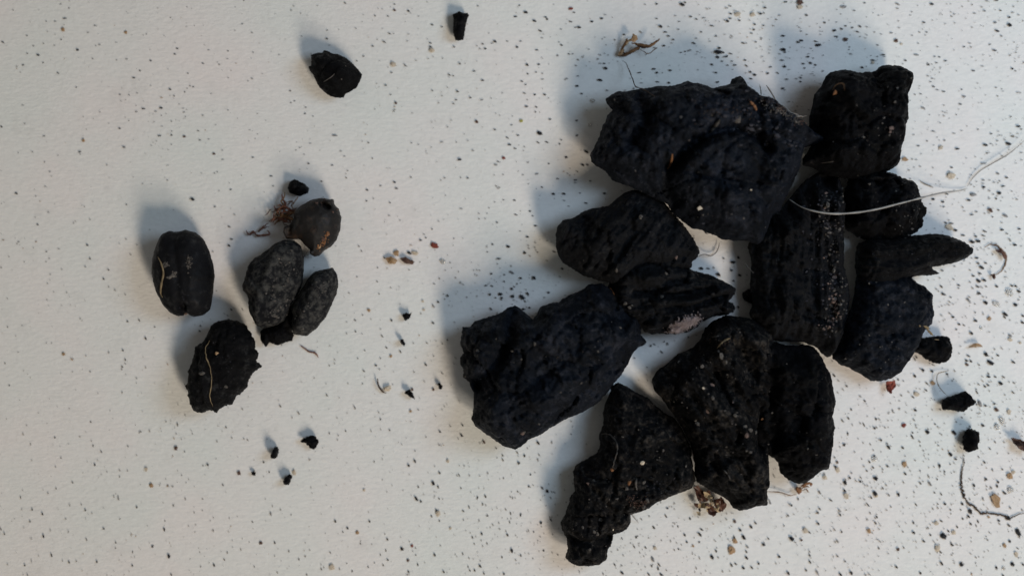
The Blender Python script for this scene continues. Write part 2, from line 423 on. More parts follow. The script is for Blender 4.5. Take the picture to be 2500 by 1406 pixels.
# ================================================================== SEEDS (left)
zA = lambda p: Z(300, 400, 2.163, p)
seedA = rock('charred_seed', 'plump black seed with a notched lower end, leftmost of the seed cluster', 'seed',
  zA([(240,352),(270,358),(300,356),(330,350),(385,362),(425,398),(455,460),(475,530),(483,590),(478,650),(470,710),(460,770),(430,795),(390,806),(360,806),(344,790),(332,790),(318,803),(285,803),(250,785),(215,745),(185,690),(165,630),(155,570),(160,500),(180,430),(205,375)]),
  M['seed'], T=1.15, w=0.74, power=0.5, seed=21, edge=0.008, facet=0.0, lump=0.05, rough=0.35, step=0.04, group='charred seeds in the left cluster',
  feats=[(zA([(300,380),(318,500),(325,600),(325,700)]), 7, -0.03), (zA([(375,380),(395,470),(400,600),(390,720)]), 9, 0.02), (zA([(235,400),(225,500),(232,640)]), 10, 0.02), (zA([(335,800),(333,745)]), 8, -0.28), (zA([(250,742),(300,748),(400,742)]), 5, -0.05)])
seedB = rock('charred_seed', 'crumbly edged black seed with a long pale thread across it, lowest seed', 'seed',
  zA([(510,830),(545,822),(600,825),(645,850),(675,890),(693,930),(697,975),(715,1000),(712,1020),(700,1035),(728,1065),(710,1090),(690,1095),(665,1140),(655,1175),(630,1205),(600,1230),(575,1265),(545,1275),(520,1285),(495,1312),(475,1305),(440,1305),(415,1315),(385,1308),(360,1290),(352,1250),(348,1200),(335,1175),(348,1140),(350,1090),(365,1050),(380,1000),(385,965),(415,945),(440,910),(460,870),(485,840)]),
  M['seed_rough'], T=1.1, w=0.72, power=0.5, seed=22, edge=0.03, facet=0.03, lump=0.06, rough=0.9, step=0.04, sm=0, group='charred seeds in the left cluster', fine=0.05, knobs=0.10,
  feats=[(zA([(450,930),(455,1100),(470,1250)]), 8, 0.05)])
seedC = rock('charred_seed', 'dusty grey mottled seed, larger of the two grey ones in the cluster', 'seed',
  zA([(855,400),(905,405),(938,430),(955,490),(955,560),(945,640),(920,700),(885,740),(870,790),(850,830),(800,855),(740,868),(710,860),(690,830),(672,790),(665,740),(662,700),(640,680),(630,650),(645,600),(660,540),(690,500),(740,470),(780,440),(810,415)]),
  M['seed_grey'], T=1.05, w=0.62, power=0.5, seed=23, edge=0.012, facet=0.02, lump=0.07, rough=0.5, step=0.04, group='charred seeds in the left cluster',
  feats=[(zA([(830,430),(800,560),(740,700),(720,830)]), 12, 0.08)])
crC = rock('charcoal_crumb', 'ragged black crumb wedged under the lower ends of the two grey seeds', 'crumb',
  zA([(880,745),(905,800),(895,880),(905,905),(895,935),(860,940),(815,960),(775,945),(755,965),(725,930),(722,885),(745,865),(800,840),(850,800)]),
  M['coal_black'], T=0.45, w=0.3, seed=24, edge=0.02, facet=0.06, lump=0.05, step=0.04, sm=0)
seedD = rock('charred_seed', 'small slim grey seed leaning against the larger grey one', 'seed',
  zA([(1040,560),(1075,553),(1108,545),(1130,580),(1138,630),(1125,690),(1100,750),(1070,810),(1020,870),(970,910),(930,903),(900,900),(890,870),(895,800),(885,760),(910,720),(950,650),(980,600),(1010,570)]),
  M['seed_grey'], T=0.85, w=0.5, power=0.5, seed=25, edge=0.01, facet=0.02, lump=0.05, rough=0.45, step=0.04, group='charred seeds in the left cluster',
  feats=[(zA([(1060,570),(1010,700),(940,850)]), 10, 0.05)])
seedE = rock('charred_seed', 'brownish seed with an open hole at its tip and a rusty patch', 'seed',
  zA([(915,240),(950,215),(990,190),(1050,178),(1090,188),(1112,185),(1118,215),(1140,240),(1152,280),(1150,340),(1130,400),(1100,435),(1060,460),(1040,485),(1010,492),(985,475),(990,455),(960,430),(935,400),(900,398),(860,395),(845,360),(850,330),(880,320),(900,290),(905,260)]),
  M['seed_brown'], T=1.0, w=0.62, power=0.5, seed=26, edge=0.008, facet=0.0, lump=0.05, rough=0.35, step=0.035, group='charred seeds in the left cluster',
  feats=[(zA([(1062,212),(1092,232)]), 6, -0.32), (zA([(1035,205),(1060,195),(1100,200),(1118,235)]), 5, 0.10), (zA([(900,300),(880,370)]), 14, -0.25)])
rock('charcoal_crumb', 'rounded black crumb just above the brownish seed with the hole', 'crumb',
  zA([(880,95),(905,80),(925,90),(960,105),(985,130),(978,157),(950,165),(935,172),(915,165),(880,155),(868,130)]),
  M['coal_black'], T=0.4, w=0.25, seed=27, edge=0.01, facet=0.04, lump=0.03, step=0.03, sm=0)
zG = lambda p: Z(625, 0, 3.515, p)
fragG = rock('charcoal_fragment', 'leaf shaped black fragment with a chipped left end, alone above the seeds', 'charcoal fragment',
  zG([(470,470),(530,450),(565,455),(582,430),(620,440),(660,460),(700,465),(760,490),(820,535),(870,590),(912,640),(905,670),(885,710),(860,755),(810,785),(765,810),(752,840),(700,842),(640,828),(590,795),(545,755),(515,700),(490,640),(452,595),(450,570),(470,565),(475,510)]),
  M['coal_black'], T=0.85, w=0.55, seed=28, edge=0.01, facet=0.03, lump=0.06, rough=0.5, step=0.035, sm=0, feats=[(zG([(620,540),(760,640)]), 14, 0.08)])
rock('charcoal_stick', 'short black stick of charcoal with a flared upper end at the top edge', 'charcoal fragment',
  zG([(1690,125),(1745,98),(1780,112),(1815,112),(1828,135),(1812,165),(1800,230),(1790,290),(1783,345),(1735,352),(1710,345),(1700,310),(1690,260),(1690,190)]),
  M['coal_black'], T=0.42, w=0.16, seed=29, edge=0.01, facet=0.03, lump=0.02, grain=1.5, gamp=0.03, step=0.03, sm=0)

# ================================================================== CHARCOAL HEAP (right)
z8 = lambda p: Z(1300, 450, 3.125, p)
GH = None
c9 = rock('charcoal_chunk', 'grooved fibrous chunk tapering to a point on the right, in the middle of the heap', 'charcoal chunk',
  z8([(600,700),(700,600),(850,560),(1000,560),(1150,600),(1220,655),(1300,675),(1380,700),(1450,735),(1520,770),(1560,800),(1540,840),(1500,890),(1540,930),(1540,970),(1480,1000),(1380,1010),(1290,1050),(1260,1090),(1180,1130),(1080,1145),(990,1140),(920,1145),(860,1130),(820,1080),(760,1040),(700,1010),(640,960),(600,850),(580,780)]),
  M['coal_g9'], T=1.15, base=0.02, w=0.5, seed=41, grain=0.12, gamp=0.12, facet=0.12, group=GH,
  feats=[(z8([(780,830),(950,850),(1100,840),(1350,800)]), 8, -0.26), (z8([(1000,940),(1200,930),(1450,850)]), 7, -0.25), (z8([(700,720),(950,720),(1200,700)]), 14, 0.15), (z8([(900,900),(1150,890),(1400,830)]), 8, 0.14)])
c8 = rock('charcoal_chunk', 'rounded ridged chunk at the left of the heap, directly under the largest chunk', 'charcoal chunk',
  z8([(590,160),(700,60),(800,40),(920,80),(1020,150),(1080,220),(1130,280),(1180,340),(1220,400),(1260,470),(1280,520),(1260,560),(1220,590),(1215,640),(1150,660),(1060,690),(960,690),(850,680),(780,710),(700,740),(620,760),(540,740),(470,720),(400,700),(300,640),(240,600),(200,550),(180,480),(178,390),(190,320),(230,270),(300,265),(370,220),(460,185),(530,170)]),
  M['coal_g8'], T=1.3, base=0.12, w=0.9, seed=42, grain=0.95, gamp=0.13, facet=0.08,
  feats=[(z8([(760,200),(850,180),(900,230)]), 14, -0.2), (z8([(740,330),(700,440),(640,560)]), 10, -0.18), (z8([(540,360),(480,480),(430,600)]), 12, 0.12), (z8([(860,620),(1000,600),(1120,560)]), 8, -0.15)])
z1 = lambda p: Z(1350, 100, 2.556, p)
z4f = lambda p: p
c4 = rock('charcoal_chunk', 'long upright chunk with a line of pale grit down its right side', 'charcoal chunk',
  [(2050,432),(2064,500),(2060,560),(2062,600),(2062,650),(2072,690),(2076,730),(2068,780),(2056,826),(2040,860),(2022,874),(2005,862),(1995,848),(1965,836),(1910,834),(1880,828),(1850,792),(1830,770),(1838,740),(1830,690),(1836,640),(1826,600),(1840,560),(1866,545),(1880,525),(1915,500),(1940,470),(1962,442),(2000,420)],
  M['coal_g4'], T=1.22, base=0.0, w=0.75, seed=43, grain=1.62, gamp=0.12, facet=0.10,
  feats=[([(1962,470),(1975,600),(1970,740)], 16, -0.18), ([(2030,480),(2035,650),(2030,800)], 12, 0.14), ([(2010,445)], 30, -0.35), ([(1990,560),(1985,700)], 12, 0.10), ([(1900,560),(1890,760)], 20, 0.1)])
z2 = lambda p: Z(1800, 100, 2.343, p)
c3 = rock('charcoal_chunk', 'round black chunk below the upper right chunk, crossed by the grey hair', 'charcoal chunk',
  z2([(620,840),(650,760),(740,735),(820,735),(880,755),(930,775),(980,795),(1010,800),(1035,830),(1050,880),(1060,930),(1090,950),(1085,990),(1065,1010),(1060,1060),(1030,1090),(1000,1110),(960,1135),(900,1140),(820,1145),(740,1140),(700,1130),(660,1100),(620,1080),(607,1020),(607,950),(607,880)]),
  M['coal_black'], T=1.05, base=0.05, w=0.6, seed=44, facet=0.13, edge=0.03, feats=[(z2([(800,790),(780,950),(820,1090)]), 14, -0.18)])
c5 = rock('charcoal_chunk', 'splintered wood-grained chunk with a split pointed end sticking out to the right', 'charcoal chunk',
  z2([(690,1160),(760,1135),(850,1130),(960,1125),(1010,1110),(1060,1110),(1120,1100),(1180,1105),(1240,1125),(1300,1150),(1345,1185),(1345,1215),(1300,1250),(1230,1275),(1170,1285),(1110,1295),(1160,1330),(1100,1340),(1030,1345),(960,1365),(860,1400),(780,1410),(720,1400),(690,1380),(678,1300),(675,1220)]),
  M['coal_g5'], T=0.85, base=0.1, w=0.42, seed=45, grain=0.08, gamp=0.13, facet=0.05, sm=0)
z6 = lambda p: Z(1950, 600, 1.744, p)
c6 = rock('charcoal_chunk', 'bluish black slab at the right of the heap, below the splintered piece', 'charcoal chunk',
  z6([(245,130),(290,110),(370,100),(440,110),(480,130),(500,155),(540,175),(570,210),(572,250),(580,285),(570,330),(545,350),(530,380),(510,430),(490,460),(460,500),(440,530),(400,565),(350,580),(310,575),(270,550),(220,520),(180,510),(145,480),(145,450),(180,410),(187,360),(210,300),(225,250),(240,200)]),
  M['coal_blue'], T=1.0, base=0.02, w=0.5, seed=46, facet=0.09, lump=0.12, fine=0.045)
rock('charcoal_crumb', 'knobbly black crumb half tucked under the bluish slab beside a yellow straw', 'crumb',
  z6([(470,450),(490,415),(535,392),(570,385),(610,380),(640,388),(650,410),(658,440),(650,470),(630,495),(600,500),(560,490),(530,475),(500,455)]),
  M['coal_black'], T=0.55, w=0.3, seed=47, edge=0.028, facet=0.09, knobs=0.08, step=0.035)
c2 = rock('charcoal_chunk', 'squarish deep black chunk at the upper right of the heap', 'charcoal chunk',
  z2([(500,210),(530,180),(600,165),(660,170),(700,178),(770,178),(800,165),(820,145),(870,135),(920,140),(970,155),(1010,180),(1018,205),(1000,250),(985,300),(975,340),(990,390),(990,440),(965,490),(960,560),(945,630),(940,690),(920,720),(870,745),(800,765),(740,785),(660,790),(600,780),(520,770),(440,730),(370,715),(375,670),(410,620),(440,580),(430,540),(410,490),(410,430),(430,370),(440,310),(470,270),(490,240)]),
  M['coal_black'], T=1.75, base=0.0, w=0.8, seed=48, facet=0.15, lump=0.2, tilt=(-0.06, 0.03),
  feats=[(z2([(790,200),(780,260)]), 12, -0.2), (z2([(870,420),(850,640)]), 20, 0.12), (z2([(700,640),(820,700)]), 18, 0.12)])
z10 = lambda p: Z(1050, 600, 2.557, p)
z11 = lambda p: Z(1300, 900, 2.778, p)
c11 = rock('charcoal_chunk', 'broad dusty chunk narrowing to a stubby foot, lowest of the heap', 'charcoal chunk',
  z11([(540,110),(580,90),(640,120),(720,170),(780,195),(840,250),(900,300),(960,340),(1010,400),(1050,470),(1075,540),(1085,620),(1100,700),(1110,760),(1080,810),(1030,835),(950,860),(890,890),(830,910),(790,950),(720,975),(670,990),(665,1040),(640,1090),(590,1115),(550,1130),(540,1190),(510,1230),(500,1295),(460,1330),(380,1342),(300,1335),(250,1310),(220,1280),(240,1220),(230,1150),(200,1090),(190,1040),(220,990),(240,930),(260,860),(290,830),(280,760),(275,700),(300,650),(370,610),(440,570),(460,520),(450,450),(480,380),(480,300),(500,220),(530,150)]),
  M['coal_dusty'], T=1.15, base=0.0, w=0.6, seed=49, facet=0.11, lump=0.14, sm=0, fine=0.045,
  feats=[(z11([(260,1140),(380,1150),(520,1140)]), 9, -0.22), (z11([(640,950),(520,1060),(460,1130)]), 8, -0.15), (z11([(620,640),(800,600)]), 40, 0.15)])
z12 = lambda p: Z(1550, 700, 2.344, p)
c13 = rock('charcoal_chunk', 'smooth black chunk with a rounded right side, at the lower right of the heap', 'charcoal chunk',
  z12([(740,310),(790,312),(870,336),(965,330),(1020,340),(1048,372),(1070,405),(1092,445),(1120,510),(1135,580),(1150,660),(1130,740),(1145,810),(1135,880),(1125,950),(1110,1040),(1060,1055),(1020,1095),(980,1120),(940,1130),(880,1105),(835,1070),(825,1010),(790,975),(740,950),(690,850),(670,700),(670,550),(650,400),(680,290)]),
  M['coal_black'], T=1.35, base=0.0, w=0.75, seed=50, facet=0.10, lump=0.15, tilt=(0.05, 0), feats=[(z12([(760,400),(770,700),(800,900)]), 14, -0.25)])
c12 = rock('charcoal_chunk', 'long gritty chunk flecked with pinkish grains, left half of the lower right pair', 'charcoal chunk',
  z12([(95,530),(130,480),(200,430),(250,380),(330,350),(380,300),(400,240),(450,190),(520,165),(600,170),(680,185),(740,220),(790,260),(800,330),(790,450),(790,560),(775,700),(765,820),(770,930),(770,1050),(775,1130),(760,1170),(762,1250),(710,1255),(660,1270),(605,1285),(560,1265),(530,1220),(500,1200),(430,1160),(360,1120),(345,1080),(340,1000),(320,900),(280,820),(230,740),(170,660),(110,590)]),
  M['coal_dusty'], T=1.5, base=0.0, w=0.75, seed=51, facet=0.13, lump=0.18, grain=2.2, gamp=0.05,
  feats=[(z12([(620,380),(660,560),(725,740),(730,900)]), 24, -0.55), (z12([(430,480),(470,560)]), 14, -0.2), (z12([(200,560),(330,720),(400,950)]), 16, 0.12), (z12([(560,620),(600,840),(640,1050)]), 16, 0.15), (z12([(430,950),(440,1100)]), 10, -0.15)])
c10 = rock('charcoal_chunk', 'big lumpy slab with a bluish left lobe, leftmost of the heap', 'charcoal chunk',
  z10([(200,505),(250,505),(280,475),(360,445),(440,420),(490,385),(530,372),(570,395),(610,430),(640,460),(665,430),(690,385),(740,360),(800,350),(870,310),(940,280),(1000,240),(1080,235),(1150,290),(1200,330),(1240,430),(1290,440),(1315,490),(1320,560),(1352,600),(1300,635),(1265,670),(1240,730),(1200,800),(1150,860),(1100,930),(1040,990),(950,1040),(850,1080),(760,1130),(690,1180),(620,1210),(570,1250),(530,1272),(480,1260),(420,1225),(350,1180),(290,1130),(255,1080),(270,1010),(272,920),(240,850),(205,820),(210,770),(190,740),(190,700),(210,670),(185,610),(195,550)]),
  M['coal_blue'], T=1.5, base=0.0, w=0.8, seed=52, facet=0.12, lump=0.18, sm=0,
  feats=[(z10([(520,430),(500,560),(440,700),(300,880)]), 15, -0.42), (z10([(300,560),(420,520)]), 30, 0.08), (z10([(800,430),(740,500),(640,530)]), 22, 0.16), (z10([(650,700),(800,660),(1000,560)]), 14, -0.14), (z10([(1150,300),(1170,420),(1200,520)]), 12, -0.2), (z10([(400,1000),(600,950),(900,800)]), 24, 0.14)])
c1 = rock('charcoal_chunk', 'largest bluish black chunk of the heap, with a raised lobe and rough crust', 'charcoal chunk',
  z1([(330,360),(360,335),(415,312),(440,318),(520,300),(590,295),(650,280),(720,283),(790,265),(840,250),(885,265),(905,262),(960,275),(1000,295),(1060,280),(1118,266),(1118,236),(1145,224),(1172,214),(1198,240),(1212,270),(1250,300),(1300,340),(1360,355),(1400,380),(1450,430),(1520,480),(1580,520),(1640,570),(1695,600),(1690,640),(1640,650),(1570,665),(1560,720),(1545,790),(1510,870),(1470,950),(1440,1010),(1420,1060),(1370,1090),(1345,1170),(1320,1240),(1280,1270),(1210,1245),(1140,1250),(1060,1240),(990,1205),(930,1180),(870,1170),(800,1120),(750,1080),(720,1020),(650,990),(590,960),(500,920),(430,890),(370,870),(330,810),(270,780),(235,755),(230,710),(265,650),(290,590),(310,530),(345,460),(375,430),(350,405),(335,385)]),
  M['coal_blue'], T=1.75, base=0.15, w=0.85, seed=53, facet=0.12, lump=0.2, sm=0,
  feats=[(z1([(720,800),(820,690),(950,610),(1100,580),(1240,620),(1290,700)]), 13, -0.5), (z1([(680,790),(690,900),(740,1020)]), 14, -0.35), (z1([(860,720),(1000,660),(1150,640)]), 24, 0.24), (z1([(540,420),(560,540),(480,640)]), 18, -0.25), (z1([(430,520),(380,640)]), 25, 0.10), (z1([(1150,300),(1300,400),(1500,560)]), 16, 0.15), (z1([(850,850),(1000,900),(1100,930)]), 9, -0.14), (z1([(1000,960),(1080,990)]), 12, 0.14), (z1([(1240,760),(1230,1000)]), 12, -0.12)])

# small separate crumbs traced one by one
rock('charcoal_crumb', 'tiny black crumb against the right end of the big lumpy slab', 'crumb', z10([(1300,570),(1330,575),(1352,598),(1340,615),(1310,632),(1285,640),(1280,600)]), M['coal_black'], T=.3, w=.12, seed=80, edge=.012, facet=.04, step=.025)
rock('charcoal_crumb', 'jagged black crumb at the pointed tip of the grooved chunk', 'crumb', z8([(1490,890),(1530,905),(1545,940),(1535,975),(1490,985),(1430,1000),(1420,950)]), M['coal_black'], T=.4, w=.15, seed=81, edge=.014, facet=.04, step=.025)
rock('charcoal_crumb', 'black crumb at the left foot of the long upright chunk', 'crumb', [(1812,715),(1828,706),(1842,715),(1842,742),(1825,738),(1814,730)], M['coal_black'], T=.35, w=.12, seed=82, edge=.012, facet=.03, step=.025)
def crumb(label, pts, T, sd, mat='coal_black', name='charcoal_crumb', cat='crumb'):
    return rock(name, label, cat, pts, M[mat], T=T, w=0.2, seed=sd, edge=0.022, facet=0.06, lump=0.03, step=0.025, sm=0, fine=0.02)
zR = lambda p: Z(2180, 700, 3.906, p)
crumb('shiny bean shaped black crumb below the knobbly crumb, right of the heap', zR([(470,1080),(520,1045),(590,1040),(650,1000),(700,990),(730,1020),(740,1060),(775,1085),(750,1130),(700,1160),(675,1195),(600,1185),(520,1170),(480,1170),(455,1130)]), 0.45, 61)
zB = lambda p: Z(2100, 900, 2.778, p)
crumb('egg shaped black crumb above the winding root at lower right', zB([(720,410),(760,400),(805,430),(810,480),(795,510),(800,545),(740,565),(705,550),(695,500),(700,450)]), 0.42, 62)
zM = lambda p: Z(600, 760, 4.135, p)
crumb('comma shaped black crumb at lower left with a soft shadow above it', zM([(540,1315),(570,1285),(620,1262),(670,1250),(710,1265),(735,1320),(715,1360),(685,1390),(640,1370),(600,1330)]), 0.32, 63)
zN = lambda p: Z(625, 950, 3.083, p)
crumb('small upright oval black crumb left of the comma shaped crumb', zN([(145,430),(165,430),(173,455),(160,500),(140,520),(115,518),(108,490),(125,455)]), 0.25, 64)
crumb('small black crumb below the comma shaped one with a tan grain beside it', zN([(225,655),(250,640),(268,650),(262,690),(245,718),(215,712),(200,690)]), 0.25, 65)
crumb('black crumb with a pointed horn between the seeds and the heap', zM([(1585,15),(1620,10),(1655,12),(1685,0),(1670,50),(1640,80),(1610,105),(1590,80),(1580,45)]), 0.25, 66)
crumb('triangular black crumb between the seeds and the heap, beside the tan curl', zM([(1615,800),(1660,785),(1690,830),(1708,895),(1660,870),(1615,840),(1605,820)]), 0.25, 67)
crumb('small oval black crumb below the horned crumb', zM([(1560,280),(1590,280),(1612,325),(1600,350),(1575,335),(1555,310)]), 0.18, 68)
crumb('small oval black crumb nearest the left edge of the heap', zM([(1938,720),(1960,715),(1985,750),(1975,785),(1955,780),(1940,755)]), 0.18, 69)
crumb('tiny round black crumb under the comma shaped crumb, level with the two ovals', Z(625,950,3.083,[(-38,620),(-20,612),(2,625),(0,648),(-20,655),(-38,642)]), 0.15, 70)

# ================================================================== grit stuck on the chunks
def grits(parent, lst, tr, name='grit_grain'):
    for i, g in enumerate(lst):
        x, y, r = g[:3]; mt = g[3] if len(g) > 3 else 'pale'; (px, py), = tr([(x, y)])
        h, nn, ob = hit(px, py, parent)
        if ob is None: continue
        lump(name, h + Vector((0, 0, r * .0022)), r * 0.0072, mt, int(px + py), parent, ar=random.uniform(1, 1.45), zs=0.8)
grits(c1, [(1155,490,15,'pale'),(918,1042,9,'tan'),(800,480,5),(935,1085,4),(515,810,4),(1235,930,4,'tan'),(385,370,4),(1380,1090,4),(1190,1105,5),(850,620,4),(990,465,4),(1340,640,4)], z1)
zq = lambda p: Z(1800, 400, 2.813, p)
grits(c4, [(620,285,10),(600,305,6,'pink'),(720,170,5),(722,265,5),(565,360,5),(695,405,4),(700,450,6),(635,620,8),(640,590,6),(593,643,5,'pink'),(660,735,8),(665,780,9,'pink'),(650,800,6),(720,787,5),(668,865,7),(672,930,7),(660,900,5),(610,995,6),(650,975,7),(688,990,7),(700,1010,5),(725,940,6),(690,1040,5),(607,1060,4),(567,400,3),(605,490,3),(540,803,3),(300,562,3),(610,205,6,'pink'),(690,670,5),(710,1060,4),(560,560,3),(680,1080,4)], zq)
grits(c12, [(440,565,9,'pink'),(415,715,8,'pink'),(445,635,8),(392,580,4,'tan'),(358,785,10),(350,760,6),(560,660,5,'pink'),(575,735,8),(640,850,10,'pink'),(660,820,8),(630,800,7),(690,835,6),(640,935,7),(660,945,6),(495,395,9),(520,430,8),(480,370,6),(385,455,7),(250,430,5),(270,660,4),(300,690,4),(600,260,4),(225,655,4),(150,930,4)], z12)
grits(c13, [(730,757,6,'orange'),(785,720,5),(700,715,5),(990,925,4),(1040,960,4),(770,600,4)], z12)
grits(c11, [(747,635,10,'tan'),(540,680,8,'orange'),(655,770,9,'orange'),(640,810,8),(755,770,6),(960,745,6,'pink'),(465,1020,8),(440,1120,8),(420,1105,6),(545,1090,5,'tan'),(340,1075,6),(388,1225,6),(572,880,5),(780,895,8),(755,935,8),(690,935,7),(740,900,6,'pink'),(935,458,5),(885,555,6),(610,460,4),(415,755,6),(380,780,6,'pink'),(720,410,4),(1040,660,4),(500,930,4),(300,1000,4),(620,990,4),(860,600,3)], z11)
grits(c10, [(655,612,6),(515,655,7),(568,708,5),(1047,660,5),(1185,508,5),(300,655,8),(250,655,5),(575,1170,9,'pink'),(590,1160,6,'pale'),(372,950,4),(945,855,4),(815,912,4),(315,830,3),(220,815,4),(680,1110,5)], z10)
grits(c8, [(825,250,10),(1095,555,8,'pink'),(640,655,7),(390,580,3)], z8)
grits(c9, [(985,855,8),(710,910,8),(740,940,8),(1020,680,7),(760,925,5)], z8)
zt = lambda p: Z(1850, 0, 3.846, p)
grits(c2, [(735,870,9,'orange'),(1255,1205,8,'pink'),(1245,1235,6,'pink'),(1235,1270,5),(1290,960,5),(1180,1110,5),(1170,1160,4),(1310,825,5),(1220,820,4),(1155,815,3),(1440,735,4),(930,990,3),(990,1290,5),(710,1330,4)], zt)
grits(c3, [(905,860,4),(755,820,5),(1050,1070,6),(1000,1075,5),(960,1130,5),(910,970,4),(980,1110,4),(700,1120,5),(1040,960,3)], z2)
grits(c6, [(330,155,5),(300,160,4),(260,420,3),(380,250,4),(450,240,4),(430,300,3),(350,520,3),(200,480,4),(300,380,3)], z6)
grits(seedA, [(345,495,6),(348,515,6),(345,550,4),(345,575,4),(330,790,7,'pink')], zA)
grits(seedB, [(495,1000,8,'brown'),(415,1105,10),(610,1220,8,'orange'),(545,1175,6)], zA)
grits(seedC, [(800,800,8,'pale'),(820,770,6),(755,685,6),(865,720,6),(880,520,5)], zA)
grits(seedE, [(1080,370,9,'orange'),(1060,400,8,'soil'),(1040,440,7,'brown'),(1000,465,8,'speck'),(1110,255,5,'soil')], zA)
grits(fragG, [(735,680,4),(770,570,3)], zG)

def scatter(parent, path, width, n, r0, r1, mat, sd):
    rr = random.Random(sd); V = []; F = []
    for i in range(n):
        t = rr.random() * (len(path) - 1); k = min(int(t), len(path)-2); t -= k
        px = path[k][0]*(1-t) + path[k+1][0]*t + rr.gauss(0, width*.5); py = path[k][1]*(1-t) + path[k+1][1]*t + rr.gauss(0, width*.5)
        if noise.noise(Vector((px * .035, py * .035, sd))) < rr.uniform(-.25, .3): continue
        h, nn, ob = hit(px, py, parent)
        if ob is None: continue
        r = (r0 + (r1 - r0) * rr.random() ** 2.2) * .0085; v = lump_verts(ICO1, rr.randint(0, 400), .6, .6) * np.array([r*rr.uniform(1, 1.7), r, r]) + np.array(h)
        o_ = len(V); V += [tuple(q) for q in v]; F += [tuple(a+o_ for a in f) for f in ICO1[1]]
    if V: tag(mk('grit_dusting', V, F, M[mat], parent=parent, smooth=False), kind='stuff')
scatter(c4, [(2035,450),(2030,560),(2040,650),(2040,740),(2030,800)], 26, 330, 1, 4.6, 'pale', 1)
scatter(c4, [(2030,700),(2036,760),(2026,800)], 22, 160, 1, 5, 'pink', 101)
scatter(c4, [(2020,480),(2015,600),(2020,790)], 50, 420, 1.5, 5, 'crust', 2)
scatter(c12, [(1700,860),(1740,950),(1800,1050),(1830,1120)], 80, 220, .8, 2.8, 'pale', 3)
scatter(c11, [(1560,1100),(1600,1200),(1460,1260),(1430,1320)], 90, 200, .8, 2.8, 'pale', 4)
scatter(c11, [(1550,1230),(1600,1200),(1640,1190)], 20, 60, 1, 3, 'crust', 44)
scatter(c1, [(1700,240),(1800,280),(1870,300),(1930,350)], 60, 420, 1.5, 6.5, 'crust', 5)
scatter(c1, [(1870,240),(1910,270),(1950,300)], 12, 260, 1.5, 4.5, 'crust', 51)
scatter(c1, [(1850,235),(1910,265),(1960,300)], 12, 160, 1, 3, 'soil', 52)
scatter(c1, [(1680,480),(1750,490),(1820,500)], 60, 120, 1, 3.5, 'crust', 6)
scatter(c1, [(1500,350),(1650,420),(1800,520)], 150, 120, .8, 2.2, 'pale', 7)
scatter(c2, [(2180,230),(2170,330),(2080,390)], 60, 90, .8, 2.4, 'pale', 8)
scatter(c3, [(2180,470),(2220,530),(2200,580)], 40, 90, .8, 2.6, 'pale', 9)
scatter(c10, [(1250,830),(1350,850),(1450,950)], 160, 110, .8, 2.2, 'pale', 10)
scatter(c6, [(2120,720),(2170,820),(2160,900)], 90, 80, .7, 2.0, 'pale', 11)
scatter(c13, [(1900,900),(1960,1000),(1960,1120)], 90, 60, .7, 2.0, 'pale', 12)
scatter(c8, [(1420,600),(1550,600),(1640,640)], 80, 80, .8, 2.4, 'crust', 13)
scatter(c9, [(1540,750),(1660,770),(1740,740)], 60, 90, .8, 2.6, 'crust', 14)
scatter(c5, [(2140,640),(2250,620),(2340,610)], 40, 90, .7, 2.0, 'crust', 15)
scatter(seedB, [(520,820),(545,900),(520,970)], 70, 90, 1, 2.6, 'crust', 16)
scatter(seedC, [(700,620),(680,700),(660,770)], 50, 70, 1, 3, 'pale', 17)
scatter(seedD, [(800,690),(770,770)], 40, 40, 1, 2.6, 'crust', 18)
# stuck rootlets (parts of the piece they cling to)
def on(parent, pts, r, mat, tr=None, name='rootlet', jit=0.0, n=5):
    pts = tr(pts) if tr else pts
    return thread(name, pts, r, mat, parent=parent, jit=jit, n=n, only=parent)
on(seedA, [(185,490),(205,530),(215,580),(205,630),(200,680),(210,705)], 0.022, 'root_pale', zA)
scatter(seedA, zA([(215,525),(245,545),(275,590),(235,600)]), 7, 90, 1.5, 5, 'pale', 61)
scatter(seedA, zA([(345,480),(350,520),(345,590)]), 7, 60, 1, 3, 'pale', 62)
scatter(seedA, zA([(320,640),(335,760)]), 14, 40, 1, 2, 'crust', 63)
scatter(seedE, zA([(1085,360),(1065,410),(1035,450)]), 9, 110, 1.5, 4.5, 'orange', 64)
scatter(seedE, zA([(1020,200),(1100,190),(1125,240)]), 14, 120, 1, 4, 'soil', 65)
scatter(seedC, zA([(880,500),(860,720),(800,800)]), 40, 120, 1.5, 5, 'pale', 66)
scatter(seedD, zA([(1080,590),(1030,700),(960,830)]), 40, 120, 1.5, 4, 'pale', 67)
on(seedB, [(460,930),(435,975),(445,1030),(465,1090),(468,1160),(458,1230),(475,1280)], 0.013, 'root_pale', zA, jit=2.5)
on(fragG, [(580,705),(620,680),(650,660),(675,635)], 0.014, 'pale', zG)
on(c11, [(465,440),(520,445),(565,490),(575,560),(555,620),(545,670)], 0.018, 'pale', z11, jit=1.5)
on(c11, [(705,740),(700,780),(708,820)], 0.03, 'pale', z11)
on(c1, [(745,705),(735,760),(715,800)], 0.032, 'orange', z1, name='twig_scrap')
on(c1, [(1045,490),(1010,535),(980,575)], 0.035, 'pale', z1, name='twig_scrap')
on(c1, [(1230,380),(1255,410),(1270,435)], 0.035, 'orange', z1, name='twig_scrap')
on(c8, [(640,640),(642,670)], 0.03, 'pale', z8)
on(c9, [(590,790),(612,835),(625,870)], 0.045, 'orange', z8, name='twig_scrap')
on(c12, [(440,290),(480,280)], 0.02, 'pale', z12); on(c12, [(470,350),(510,310),(550,290)], 0.025, 'root_pale', z12)
on(c12, [(500,1040),(530,1070),(545,1100)], 0.018, 'pale', z12)
